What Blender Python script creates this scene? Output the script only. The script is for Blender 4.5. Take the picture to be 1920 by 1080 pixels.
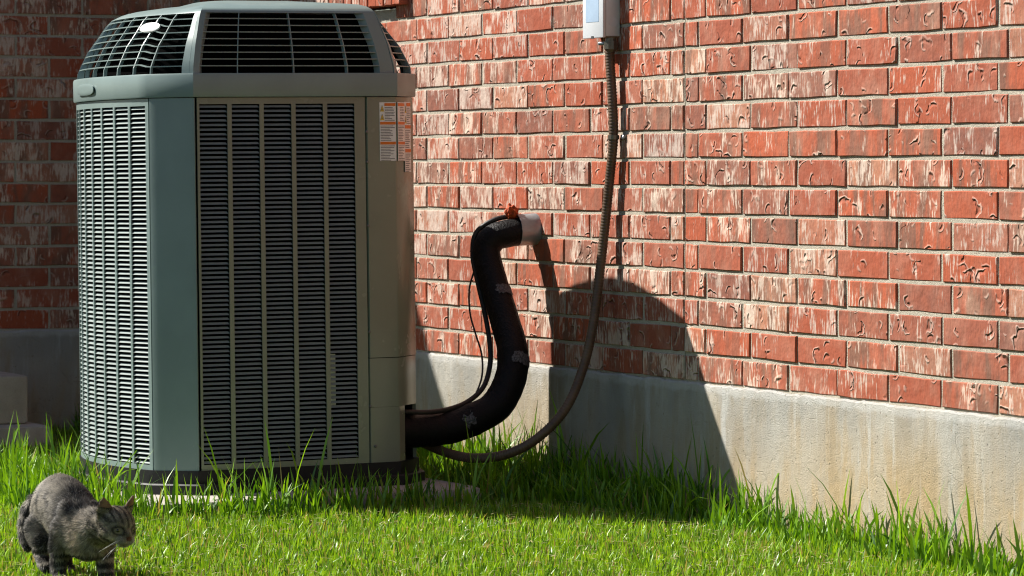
import bpy, bmesh, math, random
import numpy as np
from mathutils import Vector, Matrix, Euler, noise as mnoise

# ------------------------------------------------------------------ clear
for o in list(bpy.data.objects):
    bpy.data.objects.remove(o)
SC = bpy.context.scene
COL = SC.collection
R = math.radians
random.seed(7)
rng = np.random.default_rng(7)

# World axes: the long brick wall is the plane Y = 0 (lawn on the -Y side), X runs along it,
# the wing of the house is the plane X = -3.92, Z is up, the lawn is Z = 0. Metres.
# ------------------------------------------------------------------ camera
TH = math.atan(3226 / 7000.0)
CAM = Vector((9.12, -4.724, 0.95))
FWD = Vector((-math.cos(TH), math.sin(TH), 0))
RGT = Vector((math.sin(TH), math.cos(TH), 0))
cd = bpy.data.cameras.new('camera')
cam = bpy.data.objects.new('camera', cd)
COL.objects.link(cam)
cam.location = CAM
cam.rotation_euler = FWD.to_track_quat('-Z', 'Y').to_euler()
cd.sensor_width = 36.0
cd.lens = 36.0 * 7000 / 1920
cd.shift_y = -220 / 1920
cd.clip_start = 0.1
cd.clip_end = 500
cd.dof.use_dof = True
cd.dof.focus_distance = 9.7
cd.dof.aperture_fstop = 12.0
SC.camera = cam

# ------------------------------------------------------------------ sky and sun
LD = Vector((1.03, 1.0, -1.33)).normalized()          # direction the sunlight travels
ELEV = math.asin(-LD.z)
w = bpy.data.worlds.new('World')
SC.world = w
w.use_nodes = True
nt = w.node_tree
sky = nt.nodes.new('ShaderNodeTexSky')
sky.sky_type = 'NISHITA'
sky.sun_disc = False
sky.sun_elevation = ELEV
sky.sun_rotation = math.atan2(-LD.x, -LD.y)
sky.air_density = 1.0
sky.dust_density = 0.6
bg = nt.nodes['Background']
bg.inputs['Strength'].default_value = 0.05
nt.links.new(sky.outputs[0], bg.inputs['Color'])
sd = bpy.data.lights.new('sun', 'SUN')
sd.energy = 5.0
sd.angle = R(0.5)
sd.color = (1.0, 0.955, 0.88)
sun = bpy.data.objects.new('sun', sd)
COL.objects.link(sun)
sun.location = (-6, -8, 9)
sun.rotation_euler = LD.to_track_quat('-Z', 'Y').to_euler()
vs = SC.view_settings
SC.display_settings.display_device = 'sRGB'
vs.view_transform = 'Standard'
vs.look = 'None'
vs.exposure = 1.0
vs.gamma = 1.0
vs.use_curve_mapping = False
SC.render.engine = 'CYCLES'
SC.cycles.filter_width = 1.1

# ------------------------------------------------------------------ node helpers
class NT:
    def __init__(self, name):
        self.m = bpy.data.materials.new(name)
        self.m.use_nodes = True
        self.t = self.m.node_tree
        self.b = self.t.nodes['Principled BSDF']
        self.out = self.t.nodes['Material Output']
    def n(self, typ, ins=None, **props):
        nd = self.t.nodes.new(typ)
        for k, v in props.items():
            setattr(nd, k, v)
        for k, v in (ins or {}).items():
            self.set(nd.inputs[k], v)
        return nd
    def set(self, sock, v):
        if isinstance(v, bpy.types.NodeSocket):
            self.t.links.new(v, sock)
        elif isinstance(v, bpy.types.Node):
            self.t.links.new(v.outputs[0], sock)
        else:
            if isinstance(v, (tuple, list)) and len(v) == 3 and sock.type == 'RGBA':
                v = (*v, 1)
            sock.default_value = v
    def math(self, op, a, b=0.0, c=None, clamp=False):
        nd = self.n('ShaderNodeMath', operation=op, use_clamp=clamp)
        self.set(nd.inputs[0], a)
        self.set(nd.inputs[1], b)
        if c is not None:
            self.set(nd.inputs[2], c)
        return nd.outputs[0]
    def vmath(self, op, a, b=(0, 0, 0)):
        nd = self.n('ShaderNodeVectorMath', operation=op)
        self.set(nd.inputs[0], a)
        self.set(nd.inputs[1], b)
        return nd.outputs['Value'] if op in ('DOT_PRODUCT', 'LENGTH', 'DISTANCE') else nd.outputs[0]
    def mix(self, f, a, b, mode='MIX'):
        nd = self.n('ShaderNodeMix', data_type='RGBA', blend_type=mode)
        self.set(nd.inputs[0], f)
        self.set(nd.inputs[6], a)
        self.set(nd.inputs[7], b)
        return nd.outputs[2]
    def step(self, x, lo, hi):
        nd = self.n('ShaderNodeMapRange', {'Value': x, 'From Min': lo, 'From Max': hi}, interpolation_type='SMOOTHSTEP')
        return nd.outputs[0]
    def noise(self, vec, scale, detail=3, rough=0.55, dist=0.0):
        return self.n('ShaderNodeTexNoise', {'Vector': vec, 'Scale': scale, 'Detail': detail, 'Roughness': rough, 'Distortion': dist}).outputs[0]
    def scale(self, vec, s):
        return self.vmath('MULTIPLY', vec, s)
    def obj(self):
        return self.n('ShaderNodeTexCoord').outputs['Object']
    def pos(self):
        return self.n('ShaderNodeNewGeometry').outputs['Position']
    def attr(self, name):
        return self.n('ShaderNodeAttribute', attribute_name=name)
    def bump(self, h, strength=1.0, dist=0.002, normal=None):
        nd = self.n('ShaderNodeBump', {'Height': h, 'Strength': strength, 'Distance': dist})
        if normal is not None:
            self.set(nd.inputs['Normal'], normal)
        return nd.outputs[0]
    def fin(self, color=None, rough=None, metal=None, normal=None, spec=None):
        if color is not None: self.set(self.b.inputs['Base Color'], color)
        if rough is not None: self.set(self.b.inputs['Roughness'], rough)
        if metal is not None: self.set(self.b.inputs['Metallic'], metal)
        if normal is not None: self.set(self.b.inputs['Normal'], normal)
        if spec is not None: self.set(self.b.inputs['Specular IOR Level'], spec)
        return self.m

# ------------------------------------------------------------------ materials
def mat_brick():
    N = NT('red_brick')
    bc = N.attr('bc').outputs['Vector']           # metres inside the brick, shifted by a random amount
    rn = N.attr('rnd').outputs['Color']           # three random numbers per brick
    sep = N.n('ShaderNodeSeparateColor', {'Color': rn})
    r1, r2, r3 = sep.outputs[0], sep.outputs[1], sep.outputs[2]
    base = N.mix(r1, (0.44, 0.092, 0.036), (0.33, 0.090, 0.050))
    base = N.mix(N.step(r2, 0.76, 0.86), base, (0.44, 0.21, 0.13))
    base = N.mix(N.step(N.math('FRACT', N.math('MULTIPLY', r1, 3.71)), 0.70, 0.84), base, (0.245, 0.098, 0.066))
    n1 = N.noise(bc, 26, 4)
    base = N.mix(N.step(n1, 0.35, 0.75), base, N.mix(0.5, base, (0.42, 0.115, 0.058)))
    # dark flashing in some bricks, as vertical smears
    fl = N.noise(N.scale(bc, (22, 1, 5)), 1.0, 3)
    flm = N.math('MULTIPLY', N.step(fl, 0.42, 0.62), N.step(r3, 0.38, 0.70))
    base = N.mix(N.math('MULTIPLY', flm, 0.85), base, (0.155, 0.088, 0.062))
    # white lime smears
    s1 = N.noise(N.scale(bc, (120, 1, 22)), 1.0, 5, 0.62)
    s2 = N.noise(N.scale(bc, (16, 1, 9)), 1.0, 3)
    sm = N.math('ADD', N.math('MULTIPLY', s1, 0.62), N.math('MULTIPLY', s2, 0.50))
    edge0 = N.math('SUBTRACT', 0.635, N.math('SUBTRACT', N.math('MULTIPLY', r2, 0.12), N.math('MULTIPLY', N.math('MAXIMUM', N.math('MINIMUM', N.math('ADD', N.n('ShaderNodeSeparateXYZ', {0: N.pos()}).outputs[0], N.math('MULTIPLY', N.step(N.math('MULTIPLY', N.n('ShaderNodeSeparateXYZ', {0: N.pos()}).outputs[0], -1.0), 2.6, 3.2), 4.0)), 2.0), -1.5), 0.018)))
    lime = N.step(N.math('SUBTRACT', sm, edge0), 0.0, 0.09)
    lime = N.math('MULTIPLY', lime, 0.80)
    # squiggly gouges rolled into the face, two sizes
    def gouges(sx, sz, wamp, rad_, wdt, thr, woff):
        v0 = N.vmath('ADD', bc, (woff, 0, woff * 1.7))
        wz = N.n('ShaderNodeTexNoise', {'Vector': v0, 'Scale': 26.0, 'Detail': 2.0})
        warp = N.vmath('ADD', N.scale(v0, (sx, 0, sz)), N.vmath('MULTIPLY', N.vmath('SUBTRACT', wz.outputs['Color'], (0.5, 0.5, 0.5)), (wamp, 0, wamp)))
        vo = N.n('ShaderNodeTexVoronoi', {'Vector': warp, 'Scale': 1.0, 'Randomness': 1.0}, feature='F1')
        dist, vcol, vpos = vo.outputs['Distance'], vo.outputs['Color'], vo.outputs['Position']
        cs = N.n('ShaderNodeSeparateColor', {'Color': vcol})
        rr_ = N.math('ADD', rad_ * .65, N.math('MULTIPLY', cs.outputs[0], rad_ * .7))
        ring = N.math('SUBTRACT', 1.0, N.step(N.math('ABSOLUTE', N.math('SUBTRACT', dist, rr_)), 0.0, wdt), clamp=True)
        rim = N.math('SUBTRACT', 1.0, N.step(N.math('ABSOLUTE', N.math('SUBTRACT', N.math('SUBTRACT', dist, rr_), wdt * 1.25)), 0.0, wdt * .8), clamp=True)
        rel = N.vmath('SUBTRACT', warp, vpos)
        dirv = N.n('ShaderNodeCombineXYZ', {0: N.math('SUBTRACT', cs.outputs[1], 0.5), 2: N.math('SUBTRACT', cs.outputs[0], 0.45)}).outputs[0]
        arc = N.step(N.vmath('DOT_PRODUCT', rel, N.vmath('NORMALIZE', dirv)), 0.0, 0.18)
        gm = N.math('MULTIPLY', arc, N.step(cs.outputs[2], thr, thr + .02))
        return N.math('MULTIPLY', ring, gm), N.math('MULTIPLY', rim, gm)
    g1, m1 = gouges(13, 17, .65, .36, .085, .60, 0.0)
    g2, m2 = gouges(22, 27, .5, .30, .12, .74, 3.3)
    gk = N.step(N.math('FRACT', N.math('MULTIPLY', r1, 7.13)), 0.18, 0.30)
    g1 = N.math('MULTIPLY', g1, gk); m1 = N.math('MULTIPLY', m1, gk)
    gouge = N.math('MAXIMUM', g1, N.math('MULTIPLY', g2, .7))
    rimm = N.math('MAXIMUM', m1, N.math('MULTIPLY', m2, .7))
    lime = N.math('MAXIMUM', lime, N.math('MULTIPLY', rimm, 0.55))
    white = N.mix(n1, (0.66, 0.52, 0.42), (0.74, 0.66, 0.57))
    col = N.mix(lime, base, white)
    col = N.mix(N.math('MULTIPLY', gouge, 0.38), col, (0.12, 0.055, 0.04))
    chalk = N.math('MULTIPLY', N.step(N.noise(N.scale(bc, (14, 1, 9)), 1.0, 3), 0.40, 0.72), N.math('ADD', 0.05, N.math('MULTIPLY', r1, 0.36)))
    col = N.mix(chalk, col, (0.54, 0.33, 0.24))
    col = N.mix(1.0, col, N.mix(r3, (0.82, 0.82, 0.84), (1.12, 1.10, 1.06)), 'MULTIPLY')
    fine = N.noise(N.scale(bc, (170, 170, 60)), 1.0, 4, 0.7)
    col = N.mix(N.step(fine, 0.25, 0.8), N.mix(0.35, col, (0.12, 0.04, 0.03)), col)
    h = N.math('SUBTRACT', N.math('MULTIPLY', fine, 0.13), N.math('MULTIPLY', gouge, 1.0))
    h = N.math('ADD', h, N.math('MULTIPLY', rimm, 0.4))
    h = N.math('ADD', h, N.math('MULTIPLY', s1, 0.30))
    h = N.math('ADD', h, N.math('MULTIPLY', N.noise(bc, 30, 2), 0.7))
    return N.fin(col, 0.85, normal=N.bump(h, 1.0, 0.0055), spec=0.2)

def mat_mortar():
    N = NT('mortar')
    p = N.pos()
    a = N.noise(p, 9, 4)
    b = N.noise(p, 320, 3, 0.7)
    col = N.mix(a, (0.37, 0.34, 0.27), (0.52, 0.48, 0.40))
    col = N.mix(N.step(b, 0.3, 0.62), N.mix(0.45, col, (0.2, 0.17, 0.12)), col)
    return N.fin(col, 0.95, normal=N.bump(N.math('ADD', b, N.noise(p, 60, 3)), 1.0, 0.003), spec=0.1)

def mat_foundation():
    N = NT('stained_concrete')
    p = N.pos()
    z = N.n('ShaderNodeSeparateXYZ', {0: p}).outputs[2]
    big = N.noise(p, 3.2, 4)
    col = N.mix(N.step(big, 0.3, 0.7), (0.31, 0.300, 0.268), (0.43, 0.412, 0.365))
    st = N.noise(N.scale(p, (10, 10, 2.6)), 1.0, 6, 0.68)
    st2 = N.noise(N.scale(p, (48, 48, 3.0)), 1.0, 4, 0.6)
    zl = N.math('ADD', z, N.math('MULTIPLY', N.math('SUBTRACT', N.noise(N.scale(p, (6, 6, 2)), 1.0, 4), 0.5), 0.36))
    och = N.math('SUBTRACT', 1.0, N.step(zl, 0.08, 0.42))
    och = N.math('MULTIPLY', och, N.math('ADD', 0.48, N.math('MULTIPLY', N.step(st, 0.40, 0.60), 0.50)))
    xx = N.n('ShaderNodeSeparateXYZ', {0: p}).outputs[0]
    och = N.math('MULTIPLY', och, N.math('ADD', 0.70, N.math('MULTIPLY', N.step(xx, 0.0, 1.2), 0.35)), clamp=True)
    col = N.mix(och, col, (0.47, 0.335, 0.175))
    col = N.mix(N.math('MULTIPLY', N.step(st, 0.48, 0.64), 0.55), col, (0.31, 0.245, 0.155))
    col = N.mix(N.math('MULTIPLY', N.step(st2, 0.55, 0.75), 0.30), col, (0.56, 0.545, 0.50))
    dk = N.math('MULTIPLY', N.step(z, 0.14, 0.36), N.step(N.noise(N.scale(p, (7, 7, 2.4)), 1.0, 5, 0.62), 0.42, 0.62))
    col = N.mix(N.math('MULTIPLY', dk, 0.42), col, (0.235, 0.24, 0.225))
    wh = N.step(N.noise(N.scale(p, (13, 13, 2.0)), 1.0, 5, 0.65), 0.56, 0.72)
    col = N.mix(N.math('MULTIPLY', wh, 0.5), col, (0.56, 0.57, 0.56))
    top = N.step(N.math('ADD', z, N.math('MULTIPLY', N.noise(p, 22, 3), 0.03)), 0.357, 0.372)
    col = N.mix(N.math('MULTIPLY', top, 0.45), col, (0.56, 0.55, 0.53))
    g = N.noise(p, 230, 4, 0.75)
    col = N.mix(N.math('MULTIPLY', N.step(g, 0.52, 0.70), 0.35), col, (0.22, 0.19, 0.14))
    mott = N.noise(p, 28, 4, 0.65)
    col = N.mix(N.math('MULTIPLY', N.step(mott, 0.52, 0.68), 0.28), col, (0.33, 0.29, 0.22))
    pit = N.n('ShaderNodeTexVoronoi', {'Vector': N.scale(p, (1, 1, 0.8)), 'Scale': 55.0}, feature='F1').outputs['Distance']
    pitm = N.math('SUBTRACT', 1.0, N.step(pit, 0.07, 0.14))
    col = N.mix(N.math('MULTIPLY', pitm, N.step(N.noise(p, 14, 2), 0.5, 0.6)), col, (0.25, 0.2, 0.14))
    # hairline cracks
    wv = N.vmath('ADD', p, N.vmath('MULTIPLY', N.n('ShaderNodeTexNoise', {'Vector': p, 'Scale': 9.0, 'Detail': 4.0}).outputs['Color'], (0.12, 0.12, 0.12)))
    ck = N.n('ShaderNodeTexVoronoi', {'Vector': N.scale(wv, (5.5, 1, 3.2)), 'Scale': 1.0}, feature='DISTANCE_TO_EDGE').outputs['Distance']
    ckm = N.math('MULTIPLY', N.math('SUBTRACT', 1.0, N.step(ck, 0.001, 0.007)), N.step(N.noise(p, 4.5, 2), 0.5, 0.62))
    col = N.mix(N.math('MULTIPLY', ckm, 0.22), col, (0.2, 0.17, 0.13))
    h = N.math('SUBTRACT', N.math('ADD', g, N.math('MULTIPLY', N.noise(p, 40, 3), 0.8)), N.math('ADD', pitm, N.math('MULTIPLY', ckm, 0.3)))
    return N.fin(col, 0.92, normal=N.bump(h, 1.0, 0.0045), spec=0.2)

def mat_concrete(name, c1, c2):
    N = NT(name)
    p = N.pos()
    a = N.noise(p, 6, 5, 0.6)
    g = N.noise(p, 240, 3, 0.7)
    col = N.mix(N.step(a, 0.3, 0.7), c1, c2)
    col = N.mix(N.math('MULTIPLY', N.step(g, 0.5, 0.7), 0.3), col, (0.2, 0.17, 0.13))
    return N.fin(col, 0.9, normal=N.bump(N.math('ADD', g, N.noise(p, 50, 3)), 0.8, 0.003), spec=0.2)

def mat_paint(name, col, rough=0.38, grain=0.25, metal=0.0, spec=0.5):
    N = NT(name)
    p = N.obj()
    a = N.noise(p, 5, 3)
    sp = N.noise(p, 90, 2, 0.6)
    c = N.mix(N.step(a, 0.3, 0.7), col, tuple(x * 0.88 for x in col))
    dust = N.step(N.noise(p, 260, 2), 0.70, 0.76)
    c = N.mix(N.math('MULTIPLY', dust, 0.35), c, (0.5, 0.5, 0.46))
    rg = N.math('ADD', rough, N.math('MULTIPLY', N.math('SUBTRACT', N.noise(p, 14, 3), 0.5), 0.18))
    return N.fin(c, rg, metal, N.bump(N.math('ADD', N.math('MULTIPLY', sp, grain), N.math('MULTIPLY', N.noise(p, 7, 1), 0.6)), 0.35, 0.0012), spec)

def mat_plain(name, col, rough=0.6, metal=0.0, scale=60, var=0.3, bump=0.0015, spec=0.4):
    N = NT(name)
    p = N.obj()
    a = N.noise(p, scale, 4, 0.6)
    c = N.mix(N.step(a, 0.3, 0.7), col, tuple(x * (1 - var) for x in col))
    return N.fin(c, rough, metal, N.bump(a, 0.6, bump), spec)

def mat_leaf(name):
    N = NT(name)
    at = N.attr('col').outputs['Color']
    N.set(N.b.inputs['Base Color'], at)
    N.set(N.b.inputs['Roughness'], 0.42)
    N.set(N.b.inputs['Specular IOR Level'], 0.45)
    tr = N.n('ShaderNodeBsdfTranslucent', {'Color': N.mix(1.0, at, (1.9, 1.75, 0.7), 'MULTIPLY')})
    mx = N.n('ShaderNodeMixShader', {0: 0.27, 1: N.b.outputs[0], 2: tr.outputs[0]})
    N.t.links.new(mx.outputs[0], N.out.inputs['Surface'])
    return N.m

def mat_soil():
    N = NT('lawn_thatch')
    p = N.pos()
    a = N.noise(p, 3, 5)
    b = N.noise(p, 120, 4, 0.7)
    c = N.mix(a, (0.012, 0.020, 0.006), (0.022, 0.030, 0.010))
    c = N.mix(N.step(b, 0.45, 0.7), c, (0.045, 0.036, 0.020))
    return N.fin(c, 0.95, normal=N.bump(b, 1.0, 0.01), spec=0.1)

def mat_attr(name, rough=0.6, spec=0.3):
    N = NT(name)
    return N.fin(N.attr('col').outputs['Color'], rough, spec=spec)

M = dict(
    brick=mat_brick(), mortar=mat_mortar(), found=mat_foundation(),
    pad=mat_concrete('pad_concrete', (0.40, 0.36, 0.31), (0.50, 0.46, 0.41)),
    step=mat_concrete('step_concrete', (0.36, 0.335, 0.28), (0.50, 0.46, 0.39)),
    paint=mat_paint('grey_green_paint', (0.200, 0.262, 0.250), 0.36),
    panel=mat_paint('shade_tinted_steel_paint', (0.205, 0.228, 0.172), 0.25, 0.08),  # glossier steel paint; olive tint carries the front's shade and reflected grass
    louver=mat_paint('louver_paint', (0.235, 0.275, 0.262), 0.45, 0.1, 0.0, 0.25),
    badge=mat_plain('badge_silver', (0.72, 0.72, 0.70), 0.3, 0.3, 40, 0.08, 0.0003),
    coil_shade=mat_plain('interior_shade_black', (0.004, 0.004, 0.004), 1.0, 0, 300, 0.4, 0.001, 0.0),  # black stands for the unlit interior behind louvers and grille
    plastic=mat_plain('black_base_plastic', (0.010, 0.0105, 0.011), 0.55, 0, 25, 0.4, 0.0015, 0.3),
    foam=mat_plain('black_foam_insulation', (0.0022, 0.0022, 0.0022), 0.5, 0, 150, 0.5, 0.006, 0.22),
    tape=mat_plain('grey_cloth_tape', (0.13, 0.13, 0.135), 0.6, 0, 200, 0.9, 0.003),
    wire=mat_plain('wire_jacket', (0.030, 0.025, 0.022), 0.5, 0, 60, 0.3),
    alu=mat_plain('aluminium', (0.38, 0.40, 0.42), 0.34, 0.4, 18, 0.3, 0.003),
    orange=mat_plain('orange_foam', (0.58, 0.085, 0.012), 0.75, 0, 120, 0.6, 0.006),
    conduit=mat_plain('brown_grey_conduit', (0.115, 0.070, 0.042), 0.45, 0, 20, 0.35, 0.0008),
    brass=mat_plain('zinc_fitting', (0.20, 0.18, 0.14), 0.4, 0.7, 40, 0.4),
    box=mat_plain('pale_grey_enamel', (0.62, 0.64, 0.66), 0.42, 0, 12, 0.06, 0.0004),
    boxlabel=mat_plain('pale_blue_label', (0.36, 0.47, 0.60), 0.35, 0, 9, 0.15, 0.0002),
    white=mat_plain('label_white', (0.80, 0.79, 0.77), 0.4, 0, 60, 0.08, 0.0001),
    labor=mat_plain('label_orange', (0.72, 0.17, 0.015), 0.4, 0, 60, 0.1, 0.0001),
    yellow=mat_plain('label_yellow', (0.78, 0.50, 0.02), 0.4, 0, 60, 0.1, 0.0001),
    ink=mat_plain('label_ink', (0.14, 0.14, 0.15), 0.5, 0, 60, 0.1, 0.0001),
    screw=mat_plain('screw_steel', (0.16, 0.16, 0.16), 0.4, 0.6, 60, 0.2),
    glass=mat_plain('dark_window_glass', (0.02, 0.025, 0.03), 0.08, 0, 5, 0.1, 0.0001, 0.8),
    vinyl=mat_plain('window_vinyl', (0.70, 0.69, 0.66), 0.4, 0, 20, 0.05, 0.0003),
    leaf=mat_leaf('grass_blade'), soil=mat_soil(),
)

# ------------------------------------------------------------------ mesh helpers
def mesh_obj(name, verts, faces, mat, parent=None, loc=(0, 0, 0), smooth=False):
    me = bpy.data.meshes.new(name)
    me.from_pydata([tuple(v) for v in verts], [], faces)
    me.materials.append(mat)
    if smooth:
        me.polygons.foreach_set('use_smooth', [True] * len(me.polygons))
    o = bpy.data.objects.new(name, me)
    COL.objects.link(o)
    o.location = loc
    if parent: o.parent = parent
    return o

class MB:
    def __init__(s): s.v = []; s.f = []
    def add(s, v, f):
        k = len(s.v); s.v += [tuple(p) for p in v]; s.f += [tuple(i + k for i in q) for q in f]; return s
    def box(s, x0, x1, y0, y1, z0, z1):
        return s.add([(x, y, z) for z in (z0, z1) for y in (y0, y1) for x in (x0, x1)],
                     [(0, 2, 3, 1), (4, 5, 7, 6), (0, 1, 5, 4), (2, 6, 7, 3), (0, 4, 6, 2), (1, 3, 7, 5)])
    def bbox(s, x0, x1, y0, y1, z0, z1, b=0.004):       # bevelled box
        bm = bmesh.new()
        bmesh.ops.create_cube(bm, size=1.0)
        for v in bm.verts:
            v.co = Vector(((x0 + x1) / 2 + v.co.x * (x1 - x0), (y0 + y1) / 2 + v.co.y * (y1 - y0), (z0 + z1) / 2 + v.co.z * (z1 - z0)))
        bmesh.ops.bevel(bm, geom=bm.edges[:], offset=b, segments=2, affect='EDGES', profile=0.5)
        bm.verts.index_update()
        s.add([v.co[:] for v in bm.verts], [[v.index for v in f.verts] for f in bm.faces])
        bm.free(); return s
    def loft(s, rings, close=True, cap0=False, cap1=False):
        n = len(rings[0]); v = [p for r in rings for p in r]; f = []
        for i in range(len(rings) - 1):
            for j in range(n if close else n - 1):
                k = (j + 1) % n
                f.append((i * n + j, i * n + k, (i + 1) * n + k, (i + 1) * n + j))
        if cap0: f.append(tuple(range(n - 1, -1, -1)))
        if cap1: f.append(tuple((len(rings) - 1) * n + j for j in range(n)))
        return s.add(v, f)
    def tube(s, pts, rad, sides=12, caps=True, flat=1.0):
        P = [Vector(p) for p in pts]; rings = []; up = None
        for i, p in enumerate(P):
            t = (P[min(i + 1, len(P) - 1)] - P[max(i - 1, 0)]).normalized()
            if up is None:
                up = t.cross(Vector((0.3, 0.2, 1))).normalized() if abs(t.z) < .95 else t.cross(Vector((1, 0, 0))).normalized()
            up = (up - t * up.dot(t)).normalized()
            q = t.cross(up)
            r = rad(i) if callable(rad) else rad
            rings.append([p + (up * math.cos(a) + q * math.sin(a) * flat) * r for a in [2 * math.pi * k / sides for k in range(sides)]])
        return s.loft(rings, True, caps, caps)
    def build(s, name, mat, parent=None, smooth=False, origin=(0, 0, 0), loc=(0, 0, 0)):
        ox, oy, oz = origin
        return mesh_obj(name, [(x - ox, y - oy, z - oz) for x, y, z in s.v], s.f, mat, parent, loc, smooth)

def spline(pts, n):
    P = [Vector(p) for p in pts]
    P = [2 * P[0] - P[1]] + P + [2 * P[-1] - P[-2]]
    out = []
    segs = len(P) - 3
    for k in range(n):
        u = k / (n - 1) * segs
        i = min(int(u), segs - 1); t = u - i
        a, b, c, d = P[i], P[i + 1], P[i + 2], P[i + 3]
        out.append(0.5 * ((2 * b) + (c - a) * t + (2 * a - 5 * b + 4 * c - d) * t * t + (3 * b - a - 3 * c + d) * t ** 3))
    return out

def even(pts, step):
    P = [Vector(p) for p in pts]
    L = [0]
    for a, b in zip(P, P[1:]): L.append(L[-1] + (b - a).length)
    n = max(2, int(L[-1] / step)); out = []; j = 0
    for k in range(n + 1):
        d = L[-1] * k / n
        while j < len(P) - 2 and L[j + 1] < d: j += 1
        t = (d - L[j]) / max(1e-9, L[j + 1] - L[j])
        out.append(P[j].lerp(P[j + 1], min(1, t)))
    return out

def empty(name, loc, label=None, cat=None, group=None):
    o = bpy.data.objects.new(name, None)
    o.empty_display_size = 0.1
    COL.objects.link(o)
    o.location = loc
    tag(o, label, cat, group)
    return o

def tag(o, label=None, cat=None, group=None, kind=None):
    if label: o['label'] = label
    if cat: o['category'] = cat
    if group: o['group'] = group
    if kind: o['kind'] = kind
    return o

def autosmooth(o, ang=35):
    me = o.data
    me.polygons.foreach_set('use_smooth', [True] * len(me.polygons))
    try:
        me.set_sharp_from_angle(angle=R(ang))
    except Exception:
        pass
    return o

# ------------------------------------------------------------------ ground
def make_ground():
    n = 60
    v = []; f = []
    xs = np.linspace(-40, 40, n); ys = np.linspace(-40, 40, n)
    for y in ys:
        for x in xs:
            v.append((x, y, 0.0))
    for j in range(n - 1):
        for i in range(n - 1):
            f.append((j * n + i, j * n + i + 1, (j + 1) * n + i + 1, (j + 1) * n + i))
    o = mesh_obj('lawn', v, f, M['soil'])
    return tag(o, 'green lawn soil under the mown grass', None, None, 'structure')
make_ground()

# ------------------------------------------------------------------ brick walls
CH = 0.0762            # course height
BL = 0.254             # brick + joint
JT = 0.0100            # joint
Z0 = 0.372             # underside of the first course

def brick_mesh(wd, ht, seed):
    """one irregular brick, local x along wall, z up, front towards -y; 44 triangles"""
    r = random.Random(seed)
    hw, hh = wd / 2, ht / 2
    j = lambda a=0.0016: r.uniform(-a, a)
    pts = []
    for (x, z) in ((-hw, -hh), (-hw / 3, -hh), (hw / 3, -hh), (hw, -hh), (hw, 0), (hw, hh), (hw / 3, hh), (-hw / 3, hh), (-hw, hh), (-hw, 0)):
        pts.append((x + j(), z + j()))
    tx, tz, pr = r.uniform(-.012, .012), r.uniform(-.02, .02), r.uniform(-.0016, .0012)
    yy = lambda x, z, y: y + tx * x + tz * z + pr
    v = [(x, 0.02, z) for x, z in pts]
    v += [(x, yy(x, z, 0.0022), z) for x, z in pts]
    v += [(x * (1 - .0022 / hw), yy(x, z, 0.0), z * (1 - .0022 / hh)) for x, z in pts]
    n = 10; f = []
    for k in range(2):
        for i in range(n):
            q = (i + 1) % n
            f.append((k * n + i, k * n + q, (k + 1) * n + q, (k + 1) * n + i))
    f.append(tuple(range(2 * n, 3 * n)))
    off = (r.uniform(0, 40), r.uniform(0, 40))
    bc = [(x + off[0], 0.0, z + off[1]) for x, y, z in v]
    rn = (r.random(), r.random(), r.random(), 1)
    return v, f, bc, rn

def set_attrs(me, bc, rn):
    a = me.attributes.new('bc', 'FLOAT_VECTOR', 'POINT')
    a.data.foreach_set('vector', np.array(bc, dtype=np.float32).ravel())
    b = me.attributes.new('rnd', 'FLOAT_COLOR', 'POINT')
    b.data.foreach_set('color', np.array(rn, dtype=np.float32).ravel())

def courses(x0, x1, z1, control=None):
    """(x centre, z centre, width) of every brick between x0 and x1"""
    out = []
    k = 0
    r = random.Random(3)
    while Z0 + k * CH < z1:
        zc = Z0 + k * CH + CH / 2
        spans = []
        if control is None:
            x = x0 + (0.0 if k % 2 == 0 else -BL / 2)
            while x < x1:
                spans.append((max(x, x0), min(x + BL, x1))); x += BL
        else:
            fl = 0.0 if k % 2 == 0 else 0.083
            x = control
            if fl: spans.append((x - fl, x)); x -= fl
            while x > x0:
                spans.append((max(x - BL, x0), x)); x -= BL
            fr = 0.083 if k % 2 == 0 else 0.128
            x = control
            spans.append((x, x + fr)); x += fr
            while x < x1:
                spans.append((x, min(x + BL, x1))); x += BL
        for a, b in spans:
            if b - a < 0.03: continue
            g = r.uniform(-.0015, .0015)
            out.append(((a + b) / 2 + g, zc, b - a - JT))
        k += 1
    return out

def build_wall(root, bricks, to_world, keep, rot):
    """bricks inside keep() become single objects, the rest one joined mesh"""
    V = []; F = []; B = []; Rn = []
    for i, (x, z, wd) in enumerate(bricks):
        v, f, bc, rn = brick_mesh(wd, CH - JT, 1000 + i * 17)
        p = to_world(x, z)
        if keep(x, z):
            me = bpy.data.meshes.new('brick')
            me.from_pydata(v, [], f)
            me.materials.append(M['brick'])
            set_attrs(me, bc, [rn] * len(v))
            o = bpy.data.objects.new('brick', me)
            COL.objects.link(o)
            o.parent = root
            o.location = p - root.location
            o.rotation_euler = (0, 0, rot)
        else:
            k = len(V)
            c, s = math.cos(rot), math.sin(rot)
            V += [(p.x - root.location.x + c * a - s * b, p.y - root.location.y + s * a + c * b, p.z - root.location.z + d) for a, b, d in v]
            F += [tuple(q + k for q in g) for g in f]
            B += bc; Rn += [rn] * len(v)
    if V:
        o = mesh_obj('further_bricks', V, F, M['brick'], root)
        set_attrs(o.data, B, Rn)
        tag(o, None, None, None, 'stuff')

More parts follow.
